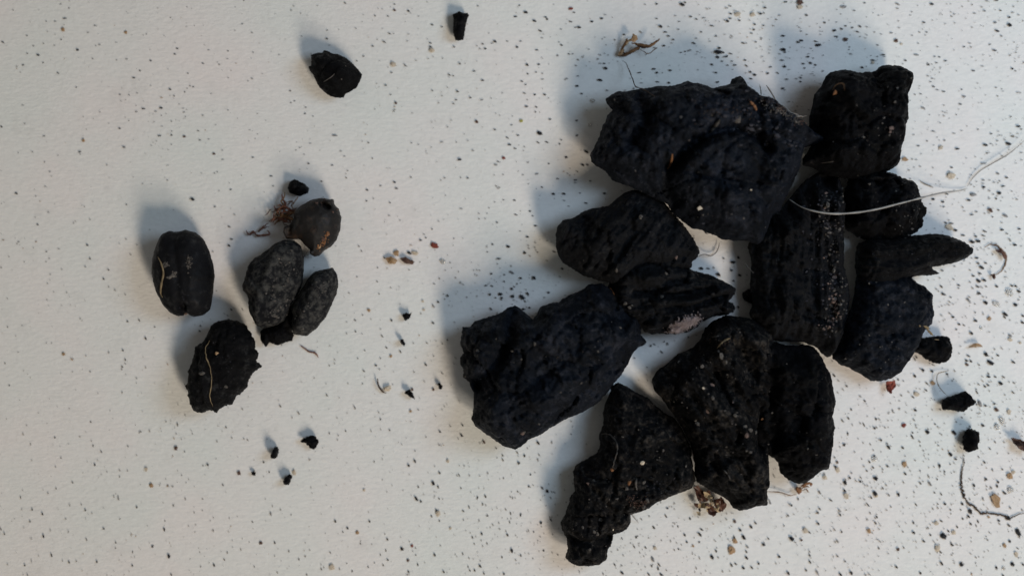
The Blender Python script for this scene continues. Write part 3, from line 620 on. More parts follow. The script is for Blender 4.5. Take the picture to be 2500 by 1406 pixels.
on(c2, [(700,850),(740,800),(800,790),(815,850)], 0.018, 'root_brown', zt)
on(c2, [(470,700),(550,690)], 0.014, 'pale', z2)
# fuzz: rough pale crust on the big chunk's right rim, mould tuft on the grooved chunk
def fuzz(name, parent, path, width, n, r, mat, sd=1, mlift=0.03):
    rr = random.Random(sd); V = []; F = []
    for i in range(n):
        t = rr.random() * (len(path) - 1); k = min(int(t), len(path)-2); t -= k
        px = path[k][0]*(1-t) + path[k+1][0]*t + rr.gauss(0, width*.45); py = path[k][1]*(1-t) + path[k+1][1]*t + rr.gauss(0, width*.45)
        h, nn, ob = hit(px, py, parent)
        if ob is None: continue
        a = rr.uniform(0, 6.28); ln = rr.uniform(2, 6) * r / 0.01
        q = [np.array(h) + np.array([0, 0, 0.0])]
        mid = np.array(h) + np.array([math.cos(a)*ln*.004, math.sin(a)*ln*.004, mlift*rr.uniform(.6, 1.6)])
        end = mid + np.array([math.cos(a+1)*ln*.006, math.sin(a+1)*ln*.006, rr.uniform(-.03, .03)])
        v, f = tube_geo([q[0], mid, end], r * rr.uniform(.6, 1.4), sides=4, sd=i)
        o_ = len(V); V += v; F += [tuple(x + o_ for x in y) for y in f]
    if V: tag(mk(name, V, F, M[mat], parent=parent), kind='stuff')
fuzz('rootlet_fuzz', c1, z1([(1280,370),(1380,420),(1450,460),(1540,510)]), 10, 130, 0.008, 'hair_dark', 3)
fuzz('rootlet_fuzz', c1, z1([(900,430),(1100,430),(1250,470)]), 30, 60, 0.008, 'root_dark', 4)
fuzz('mould_tuft', c9, z8([(1050,1115),(1110,1095),(1170,1060),(1255,1025)]), 15, 1300, 0.0085, 'mould', 5, 0.07)
fuzz('rootlet_fuzz', c12, z12([(420,300),(500,330),(560,300)]), 12, 50, 0.009, 'root_dark', 6)
fuzz('rootlet_fuzz', c11, z11([(660,880),(720,930),(790,900)]), 14, 80, 0.009, 'soil', 7)
# wispy hairs standing off the rim of the big chunk
thread('rim_hair', z1([(1300,345),(1297,310),(1290,275)]), 0.013, 'hair_dark', parent=c1, zs=[1.2, 1.1, 1.0])
thread('rim_hair', z1([(1390,370),(1360,320),(1332,278)]), 0.02, 'hair_dark', parent=c1, zs=[1.2, 1.15, 1.1])
thread('rim_hair', z1([(1430,400),(1480,450),(1530,470),(1585,470)]), 0.016, 'hair_dark', parent=c1, zs=[1.2, 1.1, 1.0, .9], jit=3)
thread('rim_hair', z1([(1400,380),(1450,430),(1510,455),(1560,480)]), 0.014, 'hair_dark', parent=c1, zs=[1.3, 1.1, 1.0, .9], jit=3)

# ================================================================== loose roots, hairs, flakes (things of their own)
def loose(name, label, cat, pts, r, mat, zs=None, jit=0.0, n=6, group=None):
    o = thread(name, pts, r, mat, zs=zs, jit=jit, n=n); return tag(o, label, cat, group)
loose('grey_hair', 'long pale grey hair curving over the round chunk towards the right edge', 'hair',
  [(1925,486),(1960,507),(2000,518),(2040,522),(2090,519),(2140,511),(2200,496),(2250,483),(2300,471),(2345,465),(2362,460)], 0.021, 'hair', zs=[1.0,1.35,1.55,1.62,1.58,1.5,1.35,.95,.25,.05,.03])
loose('grey_hair', 'fine grey hair running from the right edge down to the longer hair', 'hair',
  [(2510,335),(2485,358),(2460,378),(2425,398),(2395,416),(2375,435),(2362,455)], 0.011, 'hair_dark', zs=[.12,.1,.1,.08,.06,.04,.03])
loose('root_thread', 'fine brown root running from the tangle down onto the largest chunk', 'root',
  [(1518,148),(1528,155),(1536,172),(1545,195),(1552,212),(1570,218),(1590,230),(1608,242)], 0.012, 'root_dark', zs=[.1,.15,.2,.5,.9,1.35,1.6,1.75], jit=1)
tg = empty('root_tangle', P(1555, 115)); tag(tg, 'curled ochre root tangle on the paper above the largest chunk', 'root')
zS = lambda p: Z(1250, 0, 4, p)
for pts, r, mt, zz in [([(1030,540),(1100,540),(1160,510),(1230,470),(1240,450)], .03, 'root_brown', [.05,.08,.15,.2,.22]),
                   ([(1060,520),(1080,470),(1110,420),(1125,380)], .028, 'root_brown', [.05,.12,.2,.25]),
                   ([(1170,420),(1250,440),(1330,450),(1390,425),(1440,380)], .026, 'root_brown', [.2,.25,.3,.35,.4]),
                   ([(1200,430),(1260,460),(1320,465),(1370,440)], .02, 'root_dark', [.2,.22,.26,.3]),
                   ([(1235,470),(1290,510),(1340,525),(1400,480),(1420,465)], .008, 'root_brown', [.2,.2,.2,.3,.35]),
                   ([(1070,500),(1120,530),(1190,495),(1240,485)], .02, 'root_dark', [.05,.1,.16,.2]),
                   ([(1110,440),(1150,400),(1185,380)], .018, 'husk_tan', [.2,.25,.3])]:
    thread('root_strand', zS(pts), r * 1.35, mt, parent=tg, zs=zz, jit=2)
flake('husk_scrap', zS([(1160,400),(1180,330),(1215,350),(1228,390),(1200,415)]), 'brown', zlo=.25, bend=.1, parent=tg)
flake('husk_scrap', zS([(1050,500),(1075,470),(1100,490),(1070,540),(1040,545)]), 'brown', zlo=.05, bend=.08, parent=tg)
loose('root_thread', 'winding brown root on the paper at the lower right corner', 'root',
  zB([(700,600),(705,640),(690,690),(685,760),(690,810),(705,860),(730,910),(775,935),(820,980),(860,978),(930,985),(975,995),(1000,1018),(1040,1000),(1120,970)]), 0.021, 'root_dark', jit=6)
loose('root_thread', 'thin pale root curl touching the bean shaped crumb', 'root', zR([(530,800),(480,810),(430,830),(418,890),(440,950),(480,1000),(520,1040)]), 0.010, 'root_pale', zs=[.02,.05,.08,.1,.15,.2,.3])
loose('root_thread', 'tiny reddish wavy root below the grey seeds', 'root', Z(600,760,4.135,[(545,340),(590,370),(640,405),(690,415),(720,440),(735,468)]), 0.018, 'root_red')
loose('root_thread', 'thin dark root bent across the lit paper between the chunks', 'root', z8([(1250,555),(1310,535),(1360,545),(1400,520),(1420,480),(1425,440)]), 0.011, 'root_dark', zs=[.3,.2,.1,.06,.06,.05])
loose('root_thread', 'short pale hair lying against the left side of the long upright chunk', 'hair', z8([(1615,595),(1650,640),(1685,675)]), 0.012, 'hair_dark', zs=[.5,.7,.9])
loose('root_thread', 'thin brown twig bridging the two lower right chunks to the rusty root bit', 'root', Z(1450,1150,4.167,[(1760,205),(1830,208),(1890,212),(1950,230),(2000,245),(2060,232)]), 0.013, 'root_brown', zs=[.2,.1,.06,.05,.05,.08])
loose('root_thread', 'fine dark hair poking out below the dusty lowest chunk', 'root', Z(1450,1150,4.167,[(340,350),(370,420),(400,460),(455,525)]), 0.012, 'hair_dark', zs=[.6,.4,.2,.04])
# red root tangle by the brown seed
tr_ = empty('root_tangle', P(680, 535)); tag(tr_, 'reddish brown curly root tangle left of the holed brownish seed', 'root')
for pts, r, mt, zz in [([(650,350),(670,375),(690,360),(710,380),(740,378),(775,372),(760,350)], .016, 'root_red', [.04,.05,.05,.06,.08,.1,.1]),
                   ([(775,330),(740,340),(715,360),(745,330),(770,312)], .012, 'root_red', [.1,.08,.05,.1,.15]),
                   ([(800,320),(830,290),(860,270),(890,260),(915,262)], .022, 'root_brown', [.1,.2,.3,.4,.5]),
                   ([(840,155),(845,185),(860,215),(850,245),(880,265)], .018, 'root_red', [.1,.15,.2,.3,.4]),
                   ([(855,150),(850,180),(835,200),(855,230),(840,260)], .012, 'root_brown', [.1,.15,.2,.2,.25]),
                   ([(805,235),(835,240),(870,235),(900,250)], .016, 'root_red', [.1,.2,.3,.4]),
                   ([(820,260),(850,280),(880,285),(905,300)], .024, 'root_brown', [.15,.25,.35,.5]),
                   ([(925,170),(910,195),(890,220),(905,240)], .010, 'root_brown', [.1,.2,.3,.45]),
                   ([(790,310),(815,285),(850,300),(880,310)], .020, 'root_red', [.1,.2,.3,.4]),
                   ([(830,270),(815,250),(850,225),(875,245),(860,275)], .014, 'root_red', [.2,.25,.3,.35,.3])]:
    thread('root_strand', zA(pts), r * 1.6, mt, parent=tr_, zs=zz, jit=2.5)
loose('root_thread', 'fine dark hair hanging below the holed brownish seed', 'root', zA([(940,400),(950,440),(975,460),(960,490),(1000,495)]), 0.008, 'hair_dark', zs=[.4,.2,.1,.05,.04])
rr5 = random.Random(5)
for k in range(26):
    cx, cy = 850 + rr5.gauss(0, 34), 262 + rr5.gauss(0, 34); an = rr5.uniform(0, 6.28); q_ = [(cx, cy)]
    for m_ in range(4): an += rr5.uniform(-1, 1); cx += 13 * math.cos(an); cy += 13 * math.sin(an); q_.append((cx, cy))
    thread('root_strand', zA(q_), rr5.uniform(.010, .02), rr5.choice(['root_red', 'root_brown', 'husk']), parent=tr_, zs=[rr5.uniform(.05, .4) for _ in q_], jit=2, n=4)
# husk under the lower chunks
hk = empty('plant_husk', P(1730, 1215)); tag(hk, 'brown papery husk with tan scales under the lower edge of the gritty chunk', 'husk')
zH = lambda p: Z(1450, 1150, 4.167, p)
for pts, mt, zl in [([(1010,130),(1060,110),(1120,190),(1190,260),(1120,280),(1050,250)], 'husk', .25), ([(1110,180),(1160,190),(1210,235),(1180,262),(1130,235)], 'husk_tan', .34),
                ([(1060,300),(1140,285),(1230,290),(1240,320),(1150,345),(1065,345)], 'husk_tan', .12), ([(1150,350),(1210,320),(1260,370),(1240,410),(1210,432),(1165,405)], 'husk', .14),
                ([(1220,250),(1290,240),(1350,300),(1330,350),(1280,375),(1230,330)], 'husk', .18), ([(1270,330),(1330,330),(1310,380),(1265,385)], 'husk', .1),
                ([(1060,350),(1085,350),(1085,375),(1068,378)], 'speck', .08), ([(1190,290),(1215,280),(1225,310),(1200,320)], 'tan', .25), ([(1040,380),(1080,385),(1080,420),(1055,415)], 'husk_tan', .03),
                ([(1240,300),(1262,290),(1275,350),(1255,360)], 'husk_tan', .26)]:
    flake('husk_scale', [(1 * a_, b_ + 7) for a_, b_ in zH(pts)], mt, zlo=zl * 1.3, th=.02, bend=.15, parent=hk, sd=pts[0][0])
rr6 = random.Random(9)
for k in range(14):
    cx, cy = rr6.uniform(1702, 1768), rr6.uniform(1192, 1246); an = rr6.uniform(0.3, 1.5); ln = rr6.uniform(7, 15); wd_ = rr6.uniform(2.5, 5)
    q_ = [(cx + ln*math.cos(an+a_)*e_, cy + ln*math.sin(an+a_)*e_) for a_, e_ in ((0, 1), (.9, wd_/8), (2.2, wd_/8), (3.14, .8), (4.1, wd_/8), (5.3, wd_/8))]
    flake('husk_scale', q_, rr6.choice(['husk', 'husk', 'husk_tan', 'soil']), zlo=rr6.uniform(.03, .3), th=.015, bend=.2, parent=hk, sd=k + 3)
rb = empty('root_bit', P(1955, 1192)); tag(rb, 'rusty orange root knot on the paper at the tip of the smooth lower right chunk', 'root')
for pts, r, mt, zz in [([(2060,170),(2085,190),(2090,225)], .07, 'orange', [.2,.12,.06]), ([(2100,160),(2150,130),(2200,120),(2210,150)], .035, 'orange', [.2,.2,.15,.08]),
                       ([(2110,180),(2150,150),(2190,160)], .02, 'root_brown', [.15,.12,.08]), ([(2120,190),(2160,185),(2190,215)], .014, 'root_brown', [.1,.08,.04])]:
    thread('root_strand', zH(pts), r, mt, parent=rb, zs=zz, jit=2)
tag(flake('red_flake', zB([(180,85),(235,75),(240,120),(215,145),(210,168),(185,155),(175,120)]), 'red', zlo=.12, bend=.12), 'brick red flake poking out under the bluish slab', 'flake')
st = empty('yellow_straw', P(2262, 808)); tag(st, 'short yellow straw between the bluish slab and the knobbly crumb', 'straw')
for pts, r, zz in [([(290,370),(320,385),(345,400)], .03, [1.0,.95,.85]), ([(320,400),(350,430),(380,462)], .028, [.95,.85,.7]), ([(250,365),(262,380)], .02, [1.05, 1.0]), ([(395,500),(440,505)], .014, [.75,.7])]:
    thread('straw_piece', zR(pts), r, 'root_pale', parent=st, zs=zz)
tag(flake('husk_fragment', zB([(1020,468),(1060,475),(1110,490),(1150,520),(1150,580),(1110,560),(1075,540),(1040,505)]), 'soil', zlo=.08, bend=.2, th=.06), 'wedge of brown husk cut off by the right edge of the photo', 'husk')
cu = empty('curled_sliver', P(935, 940)); tag(cu, 'curled brown sliver cupped round a tan grain between the seeds and the heap', 'husk')
thread('sliver', zM([(1330,675),(1335,730),(1350,770),(1385,810),(1420,825)]), .022, 'root_dark', parent=cu, zs=[.1,.08,.06,.05,.05])
lump('tan_scale', P(*zM([(1430,780)])[0], .05), .085, 'tan', 3, cu, ar=1.3, big=True, zs=.5)
loose('root_thread', 'rust coloured curl on the paper to the right of the splinter tip', 'root', Z(2180,350,3.8,[(850,965),(900,938),(960,945),(1010,985),(1045,1030),(1050,1090),(1030,1150),(990,1200),(940,1225)]), 0.014, 'root_brown', jit=2)
cw = empty('rusty_scale', P(2450, 618)); tag(cw, 'dark rusty scales sitting on the rust coloured curl right of the splinter', 'flake')
flake('scale', Z(2180,350,3.8,[(955,985),(990,975),(1030,1005),(1055,1040),(1040,1080),(1005,1020),(960,1005)]), 'husk', zlo=.05, bend=.08, parent=cw)
flake('scale', Z(2180,350,3.8,[(905,1215),(945,1212),(950,1240),(935,1262),(920,1230)]), 'husk', zlo=.04, bend=.05, parent=cw)
tag(flake('brown_sliver', zR([(715,575),(760,545),(810,538),(855,572),(820,572),(770,572)]), 'brown', zlo=.04, bend=.06), 'thin tan brown sliver on the paper right of the knobbly crumb', 'flake')
loose('root_thread', 'short grey thread of dust beside the pale hair, right of the round chunk', 'thread', Z(2180,350,3.8,[(245,343),(290,375),(340,395),(375,412)]), .014, 'hair_dark')
fl = flake('brown_flake', Z(850,400,2.163,[(195,498),(225,488),(245,500),(262,512),(245,530),(212,524)]), 'brown', zlo=.03, bend=.06); tag(fl, 'ochre flake in the crumb cluster between seeds and heap', 'flake')
fl = flake('brown_flake', Z(850,400,2.163,[(272,500),(300,490),(325,505),(352,518),(338,532),(295,522)]), 'soil', zlo=.03, bend=.05); tag(fl, 'pinkish brown flake below the black speck in the crumb cluster', 'flake')

# ================================================================== DUST AND GRAINS on the paper
# per patch: origin x, origin y, scale; then x,y,r[,kind] (r in photo pixels; k black, g grey, n brown, b ochre, t tan, r red, y yellow, c clear)
DUST = [
(0,0,2,"""337,41,3 380,246,5.5 185,270,5 13,208,4 163,225,3 111,320,3 82,325,2.5 210,308,3 298,195,3 133,263,3 282,358,3.5 225,106,2.5 430,160,2.5 618,290,3 735,298,4 864,238,4 853,266,4 683,346,4 652,381,4 830,438,5 943,425,3.5 902,450,3 990,311,3.5 917,360,3 785,528,5 702,532,4 630,465,3 586,463,3 667,547,3 8,620,4 120,604,2.5 583,628,4 780,664,4 838,660,4.5 900,668,4,n 967,640,3 977,685,3 1045,752,4,n 388,743,4 80,945,4.5 112,515,2.5 183,1097,4 428,1198,4.5 440,1263,4.5 507,1363,4.5 226,1229,3 241,1262,2.5 90,1181,3 176,1181,3,n 637,1243,3 669,1196,2.5 940,973,6.5 1126,927,3.5 1048,1010,3.5 1118,1107,4 1131,1168,4 1119,1199,5.5 617,1000,3 530,1318,3 372,428,3 567,208,2.5 453,288,2.5 715,168,2.5 833,88,2.5 1183,118,3 1190,3,3 1085,735,2.5 1047,847,2.5 985,847,2 1070,933,2.5 307,145,6,b 614,160,5,b 407,686,5,b 318,92,5,g 850,470,4,g 607,720,5,g 1230,385,4,g 790,478,3,b 15,1172,3,n"""),
(0,703,2,"""622,163,4 679,157,4 712,246,4.5 601,306,4.5 612,350,4 598,385,3 532,315,4,g 351,349,3.5,n 755,190,3 37,190,3 45,475,3.5 24,367,3 443,653,3.5 268,729,4 455,769,3.5 494,797,3.5 298,828,3 463,862,5 354,948,3.5 274,977,3 101,1022,3.5 158,1081,4.5 107,1080,2.5 208,1102,5.5 146,1138,4 22,1199,4.5 4,1175,4 213,1211,5 417,1083,4.5 340,1058,3 335,1188,2.5 422,1226,3.5 507,1175,4.5 566,1242,3 564,1268,3 668,1070,4.5 846,1060,4 252,1304,4 121,1353,4.5 338,1338,4 473,1335,5 744,1262,4 647,1354,5 803,1178,5 825,1308,7 1041,1182,3.5 1110,1290,3 1096,1325,3 1046,1354,5.5 980,1358,3 1176,1275,3 1233,1140,3.5 1241,1358,3 1015,862,5.5 1088,960,4 867,667,3.5 810,651,3 1104,679,3.5 1060,747,3 1209,741,3 687,700,3 624,771,3 584,919,3 901,797,3 836,1397,4 648,1288,3 989,1028,3 859,780,6,n 740,963,7,b 714,884,6,t 310,322,5,b 1167,902,6,n 850,733,3,t 818,965,3.5,n 1183,590,3 579,1028,4,g 980,185,3 976,210,4 1128,105,4 1184,104,3 597,510,4,g"""),
(625,950,3.083,"""182,125,4 170,85,2 533,42,3.5 323,180,3.5 1556,272,4.5 1548,348,5.5 1523,372,2.5 1385,319,4.5 1378,417,3 1098,415,2 1006,306,3.5 553,330,3.5 676,313,3.5 745,135,2 1164,165,4 1198,463,3 1198,544,6 1150,576,6 1383,628,4.5 1530,645,4 1223,734,4 1335,706,7 1372,735,4 1543,742,3.5 1378,822,3.5 1207,822,7 1241,843,5 1358,910,5 1322,954,4 1381,988,3.5 1668,816,3.5 1729,808,5 1706,862,4 1605,885,4 1560,914,4 1914,806,3 1700,1086,5.5 1895,1095,6 1630,1112,4 1740,1158,3.5 1644,1162,3 1695,1135,2.5 1927,1212,6 1917,932,4 1993,946,3.5 1910,998,3.5 1828,1003,3 1832,1050,2.5 2145,1003,6 2090,1070,3 2165,1212,4 1995,1250,4.5 1853,1262,4 1689,1332,6 1648,1362,5 1610,1360,4 1716,1384,4 1597,1333,3 1868,1388,5 1556,1235,4 1414,1372,4.5 1345,1244,6 1099,1200,6.5 989,1127,5 1145,1285,4.5,n 1174,1178,4.5,r 1218,1317,4 1204,1246,3 993,1284,4.5 978,1210,3.5 958,1322,3 937,1243,3 845,1335,3.5 856,993,4.5 787,1159,3 690,1044,5 655,1073,3 598,992,5 765,1077,6,b 142,1154,4 36,1155,5.5,n 248,1218,3 323,1277,3.5 492,1350,3.5 725,1367,3.5 112,935,6,g 58,548,4 100,621,3.5 185,905,3 265,943,2.5 572,1335,9,t 560,1228,3 160,1376,3 382,1392,3.5 2125,403,5.5 1967,475,3.5 2022,501,4 1980,555,6 1718,398,4.5,n 1808,443,3.5 1857,497,4 1860,532,3.5 1815,515,2.5 2067,641,3.5 2100,625,2 2131,492,3 2157,743,5 2193,765,6 1970,768,3 1745,630,3 1465,1045,4,t 1370,935,8,t 1447,540,5,t 815,757,4,t 1882,905,3 1745,950,3 1150,1374,4.5 2217,980,4 290,625,7,t"""),
(1000,180,3.196,"""309,10,4 343,19,3 569,53,4.5 374,140,4.5 177,133,3.5 253,173,2.5 362,205,4 474,188,4.5 565,205,3.5 342,235,3.5 637,192,2.5 878,62,3 905,88,3 898,155,3 979,165,3.5 1056,165,4 911,257,4.5 988,261,3.5 982,299,3 920,205,2 1310,97,5.5 1345,157,3.5 1485,50,6 1543,132,3 1312,20,3 523,375,5,n 667,438,4 296,416,3 793,403,3 848,482,3.5 761,500,4 780,555,5 825,585,3 1016,467,8,k 1002,537,4 1070,535,4 1170,550,3.5 1095,357,4 1302,367,4 1305,483,4.5 1223,653,5.5 1352,713,6 1386,712,4 1380,610,6 1308,763,3 1296,830,3.5 1154,820,3.5 1123,937,5 1204,937,5 1378,1010,3.5 1328,932,3 1408,837,3.5 1520,935,4.5 1085,703,3 992,782,5,g 1032,886,3.5 882,790,2.5 817,988,3.5 829,1100,4 938,1073,4 960,1110,3 981,1186,4.5 920,1273,5 770,1348,6.5 649,1331,5 683,1160,4.5 607,1390,3 900,1395,5 390,671,6 735,660,5,r 675,712,5,g 690,686,3 453,815,4.5 675,877,3 731,788,2.5 272,814,3 362,732,2 541,1090,3 543,1133,2.5 589,1132,2.5 735,985,2.5 620,1048,2.5 175,1213,3.5 87,1300,4.5 127,1280,3 345,1285,3 227,1152,2.5 873,368,5.5,y 15,541,3 250,535,4,g 495,600,4,g 365,535,3,g 325,365,3,g 455,525,3,g 1430,210,7,c 1405,400,6,c 1240,1033,2.5 1205,990,3 195,1342,10,r 1130,1390,4"""),
(500,200,4.167,"""868,94,3.5 1840,38,4 1890,133,3 1945,218,4,n 1930,255,3,n 1926,300,2.5 1025,262,3 1018,326,3.5 912,198,3 875,214,3 1318,548,6,g 1665,620,3.5 2107,624,3 2110,318,2.5 1294,850,3.5 1057,832,3.5 94,735,5,n 487,770,3.5 180,697,3 180,790,3 235,290,2.5 262,1098,3.5 148,1113,3 100,932,3.5 375,953,2 672,960,4 695,1060,3 1190,1013,3 1930,1022,3.5 1945,1085,4 1652,1100,4 1787,1058,3 1438,975,3.5 1455,905,2.5 1705,780,3 2100,972,3 2440,980,3 2470,462,3 2315,93,3 2415,143,3 1100,352,2.5 1010,738,2.5 1072,628,2.5"""),
(625,0,3.515,"""765,28,4 302,92,3 165,122,2 1188,40,3 1190,90,4,n 1310,97,5.5 1022,138,3.5 1132,142,3 1395,142,2.5 856,245,2.5 1145,289,4 1103,363,4 1001,398,4 1510,215,4 1594,233,3.5 1312,296,2.5 1495,372,4 1500,403,3.5 1508,432,8,t 1180,557,8,t 1282,566,3.5 1162,625,3.5 922,486,3.5 865,525,3 610,333,5 610,262,3 1702,404,4.5 1602,503,3 1750,549,5 1870,613,4 1945,692,4 1660,643,4 1695,655,3 1730,787,3.5 1515,780,3 1597,822,3 1948,380,3.5 1968,420,4.5 2052,358,5.5 2155,356,3 2025,375,3 1905,55,3 293,782,3 1195,885,5,n"""),
(1250,0,4,"""135,123,6 32,165,4 72,56,3 220,207,5 343,190,5 325,170,3.5 572,88,5.5,r 608,125,3 658,268,6 620,272,3 780,213,5 875,182,5 575,215,3.5 278,305,4 52,461,5 240,492,3.5 483,442,4 82,405,3 150,635,6 260,632,4 153,724,3 235,708,3 130,828,4 105,797,3 125,915,4 320,928,4.5 222,930,4 640,845,5.5 685,915,4 860,785,6,g 915,667,6 899,622,4 1243,711,4 1385,675,5.5 1418,713,5 1546,688,4.5 1537,810,5 1420,800,4 1485,447,5 1577,388,4.5 1527,353,4 1495,316,4 1452,260,6 1093,340,4 1258,314,4,g 1415,40,4.5 1412,185,3 1662,47,7 1690,28,4 1748,165,4 1800,190,3.5 1875,177,3 1952,254,4 2110,210,6 2130,183,4 2133,137,4 2220,202,4 2128,62,3 2205,140,8,t 2353,145,7,t 2372,240,5 2362,292,4.5 2337,328,3 2433,137,5 2455,252,3 2255,423,4 2380,412,3.5 1780,425,4 2012,510,10 2028,470,6 2065,515,5 2012,560,6 2095,553,5 2050,600,3.5 2150,600,3 2275,590,4 2138,527,3.5 1950,630,4.5 2180,637,4 2290,643,4 1990,711,4 2105,640,3 2375,733,6 2330,705,5 2332,770,4 2010,803,4.5 1650,515,3 1690,505,3 1395,470,4,g 555,530,3 445,545,4,g 645,585,3.5,g 645,745,4,g 785,965,7,c 930,885,3 1992,358,3 1850,315,3"""),
(1850,0,3.846,"""30,133,5 70,75,5 53,241,4 264,21,4 458,148,3.5 400,25,9,n 400,65,8,t 803,66,8,g 905,102,3 1003,30,3.5 1310,40,5,g 1635,41,5.5 628,215,4.5 725,288,6 790,275,4 825,245,4 959,250,4.5 937,300,4.5 887,262,4 733,345,4 824,372,7,n 238,338,5 411,381,6 384,398,3.5 571,426,7 545,390,4 241,468,7 257,493,3.5 471,535,5 496,593,5.5 228,567,4.5 252,627,6 118,631,4 97,690,5 185,686,3.5 430,600,4 541,610,4 440,641,3.5 272,745,5,g 400,768,4 400,730,3.5 235,830,5 874,508,4,g 1184,517,4 1083,567,4.5 1083,590,5,t 982,634,5 1125,425,3 1300,385,6,n 1350,415,4,t 1253,312,4,g 1097,305,3,g 1562,213,4 1585,305,3 2280,100,4 2362,165,5 2230,215,5,g 2365,236,7 2257,295,5.5 2227,475,4.5 2180,420,3.5 2390,648,5 2022,665,4 2453,1188,6 2358,1350,7 2138,1362,6 2390,1283,3.5 2190,1258,3.5 2068,1217,3 1937,442,3.5 1765,573,3.5 1660,533,3 1705,537,3 1677,592,3 1600,612,3.5 1387,570,4 1490,517,5,g 1650,814,4 1685,845,3 1748,862,3.5 1915,842,3 1940,908,5,g 1530,883,3 1475,888,3 1555,1015,5,g 1645,1233,3.5 1506,1371,3.5 1720,1385,7,t 2130,105,4,g 2395,120,3.5,g 2035,127,3 1905,980,3.5 1625,770,2.5 2375,1098,3 2255,905,2.5 1755,1320,4,g 1590,1325,3 2240,3,5 2290,340,4,g"""),
(2180,350,3.8,"""113,148,8,b 598,52,5 858,20,5 540,300,12,t 545,225,4 235,27,3 150,250,3,g 500,469,4.5 373,519,5 467,544,5 705,527,5 740,475,9,g 845,405,6 987,461,6.5 1020,400,4.5 1055,318,4.5 972,280,5,g 845,187,5,g 838,342,4,g 958,513,4 905,620,7,n 980,618,4 1040,670,7,g 730,663,4 925,683,3 488,735,4 545,743,4 525,775,10,t 580,805,6 650,853,4.5 768,862,4.5 735,914,7 793,906,6.5 838,855,4 855,817,4 1015,800,6 1172,795,4.5 1137,944,6 1090,903,3 1060,838,3 778,1063,5 793,1112,5 822,1150,6.5 860,1110,4 810,1209,5 748,1228,5 796,1275,6.5 848,1268,6 790,1330,5 968,1328,5.5 805,1392,6 465,1397,6 449,1327,4.5 610,1315,4 460,1180,3.5 1105,1320,5 1140,1322,5 255,215,3,g 865,1328,3 1190,87,3 875,92,3 1015,117,3,g 470,590,3 1010,735,3,g 775,635,4,g"""),
(2180,700,3.906,"""480,78,6 835,72,6 886,152,6.5 1070,260,7 1065,290,4 1170,172,6.5 1240,340,6 1245,280,5 990,160,9,c 1115,55,12,c 1207,45,6 920,305,6.5,b 795,325,6 575,288,5 635,360,5 680,367,3 605,406,3.5 750,441,6 720,127,5,g 550,101,3 541,143,3 785,243,3 1118,465,6,g 1118,500,6,t 888,641,7 932,723,9 950,680,3 1000,653,4.5 1150,717,5 720,658,4.5 705,705,5 748,712,5 707,740,5,n 292,795,5.5 373,803,5 209,849,6 520,831,5 380,915,7,b 322,918,4 50,883,4 210,690,4 225,672,4 385,745,3 315,985,4 230,1020,8,t 190,1048,4 216,1175,5.5 80,1033,3 918,857,6 975,857,4 912,826,3 1030,920,6.5 907,935,4.5 877,948,4.5 1055,858,4 1152,912,3 805,1007,3.5 1150,1008,3.5 970,1114,5 988,1170,6.5,n 832,1110,9,g 880,1130,5 800,1120,3 1110,1190,7,t 1045,1275,10,c 1000,1335,9,c 860,1320,6 105,1320,7,r 330,1384,7 585,1392,7 402,1308,3.5 187,1390,3.5 823,743,3 845,395,5,c 450,1170,3 1215,532,4,t 1190,620,3"""),
(1450,1150,4.167,"""750,375,4 735,457,4 978,480,4.5 610,570,5 430,668,4.5 480,483,3 1433,508,5,n 1645,523,4.5 1603,570,5.5 1488,596,6 1095,590,4.5 1079,640,6 948,718,5 1010,757,4,b 925,650,5 1435,705,8,b 1400,800,12,b 1432,672,3.5 1525,670,7 1560,765,5,g 1728,745,6 1775,682,3.5 1552,815,4 1557,883,6 1525,985,6 1443,940,4 1403,955,4.5 1607,977,4.5 1677,936,5 1885,866,6 2012,685,8 2160,1003,4 2275,1025,6,g 1980,1040,6 2200,922,4 2197,852,4 2155,600,8,t 2190,618,4 2283,530,5 2282,420,5 2300,383,3.5 2010,345,5 2080,280,3.5 2298,215,4 2408,292,4 1978,450,3.5 2112,698,4,n 625,780,6,t 600,890,8,g 585,960,4 665,950,4 655,990,4 290,1035,6 210,947,4 527,775,3.5 560,1048,4 683,1048,5 860,788,3.5 818,797,3 1245,810,5 1203,873,6.5 285,680,3 1310,1015,3 1795,322,3.5 1070,720,3 855,555,3 410,765,4 2480,710,5,g 2450,593,3"""),
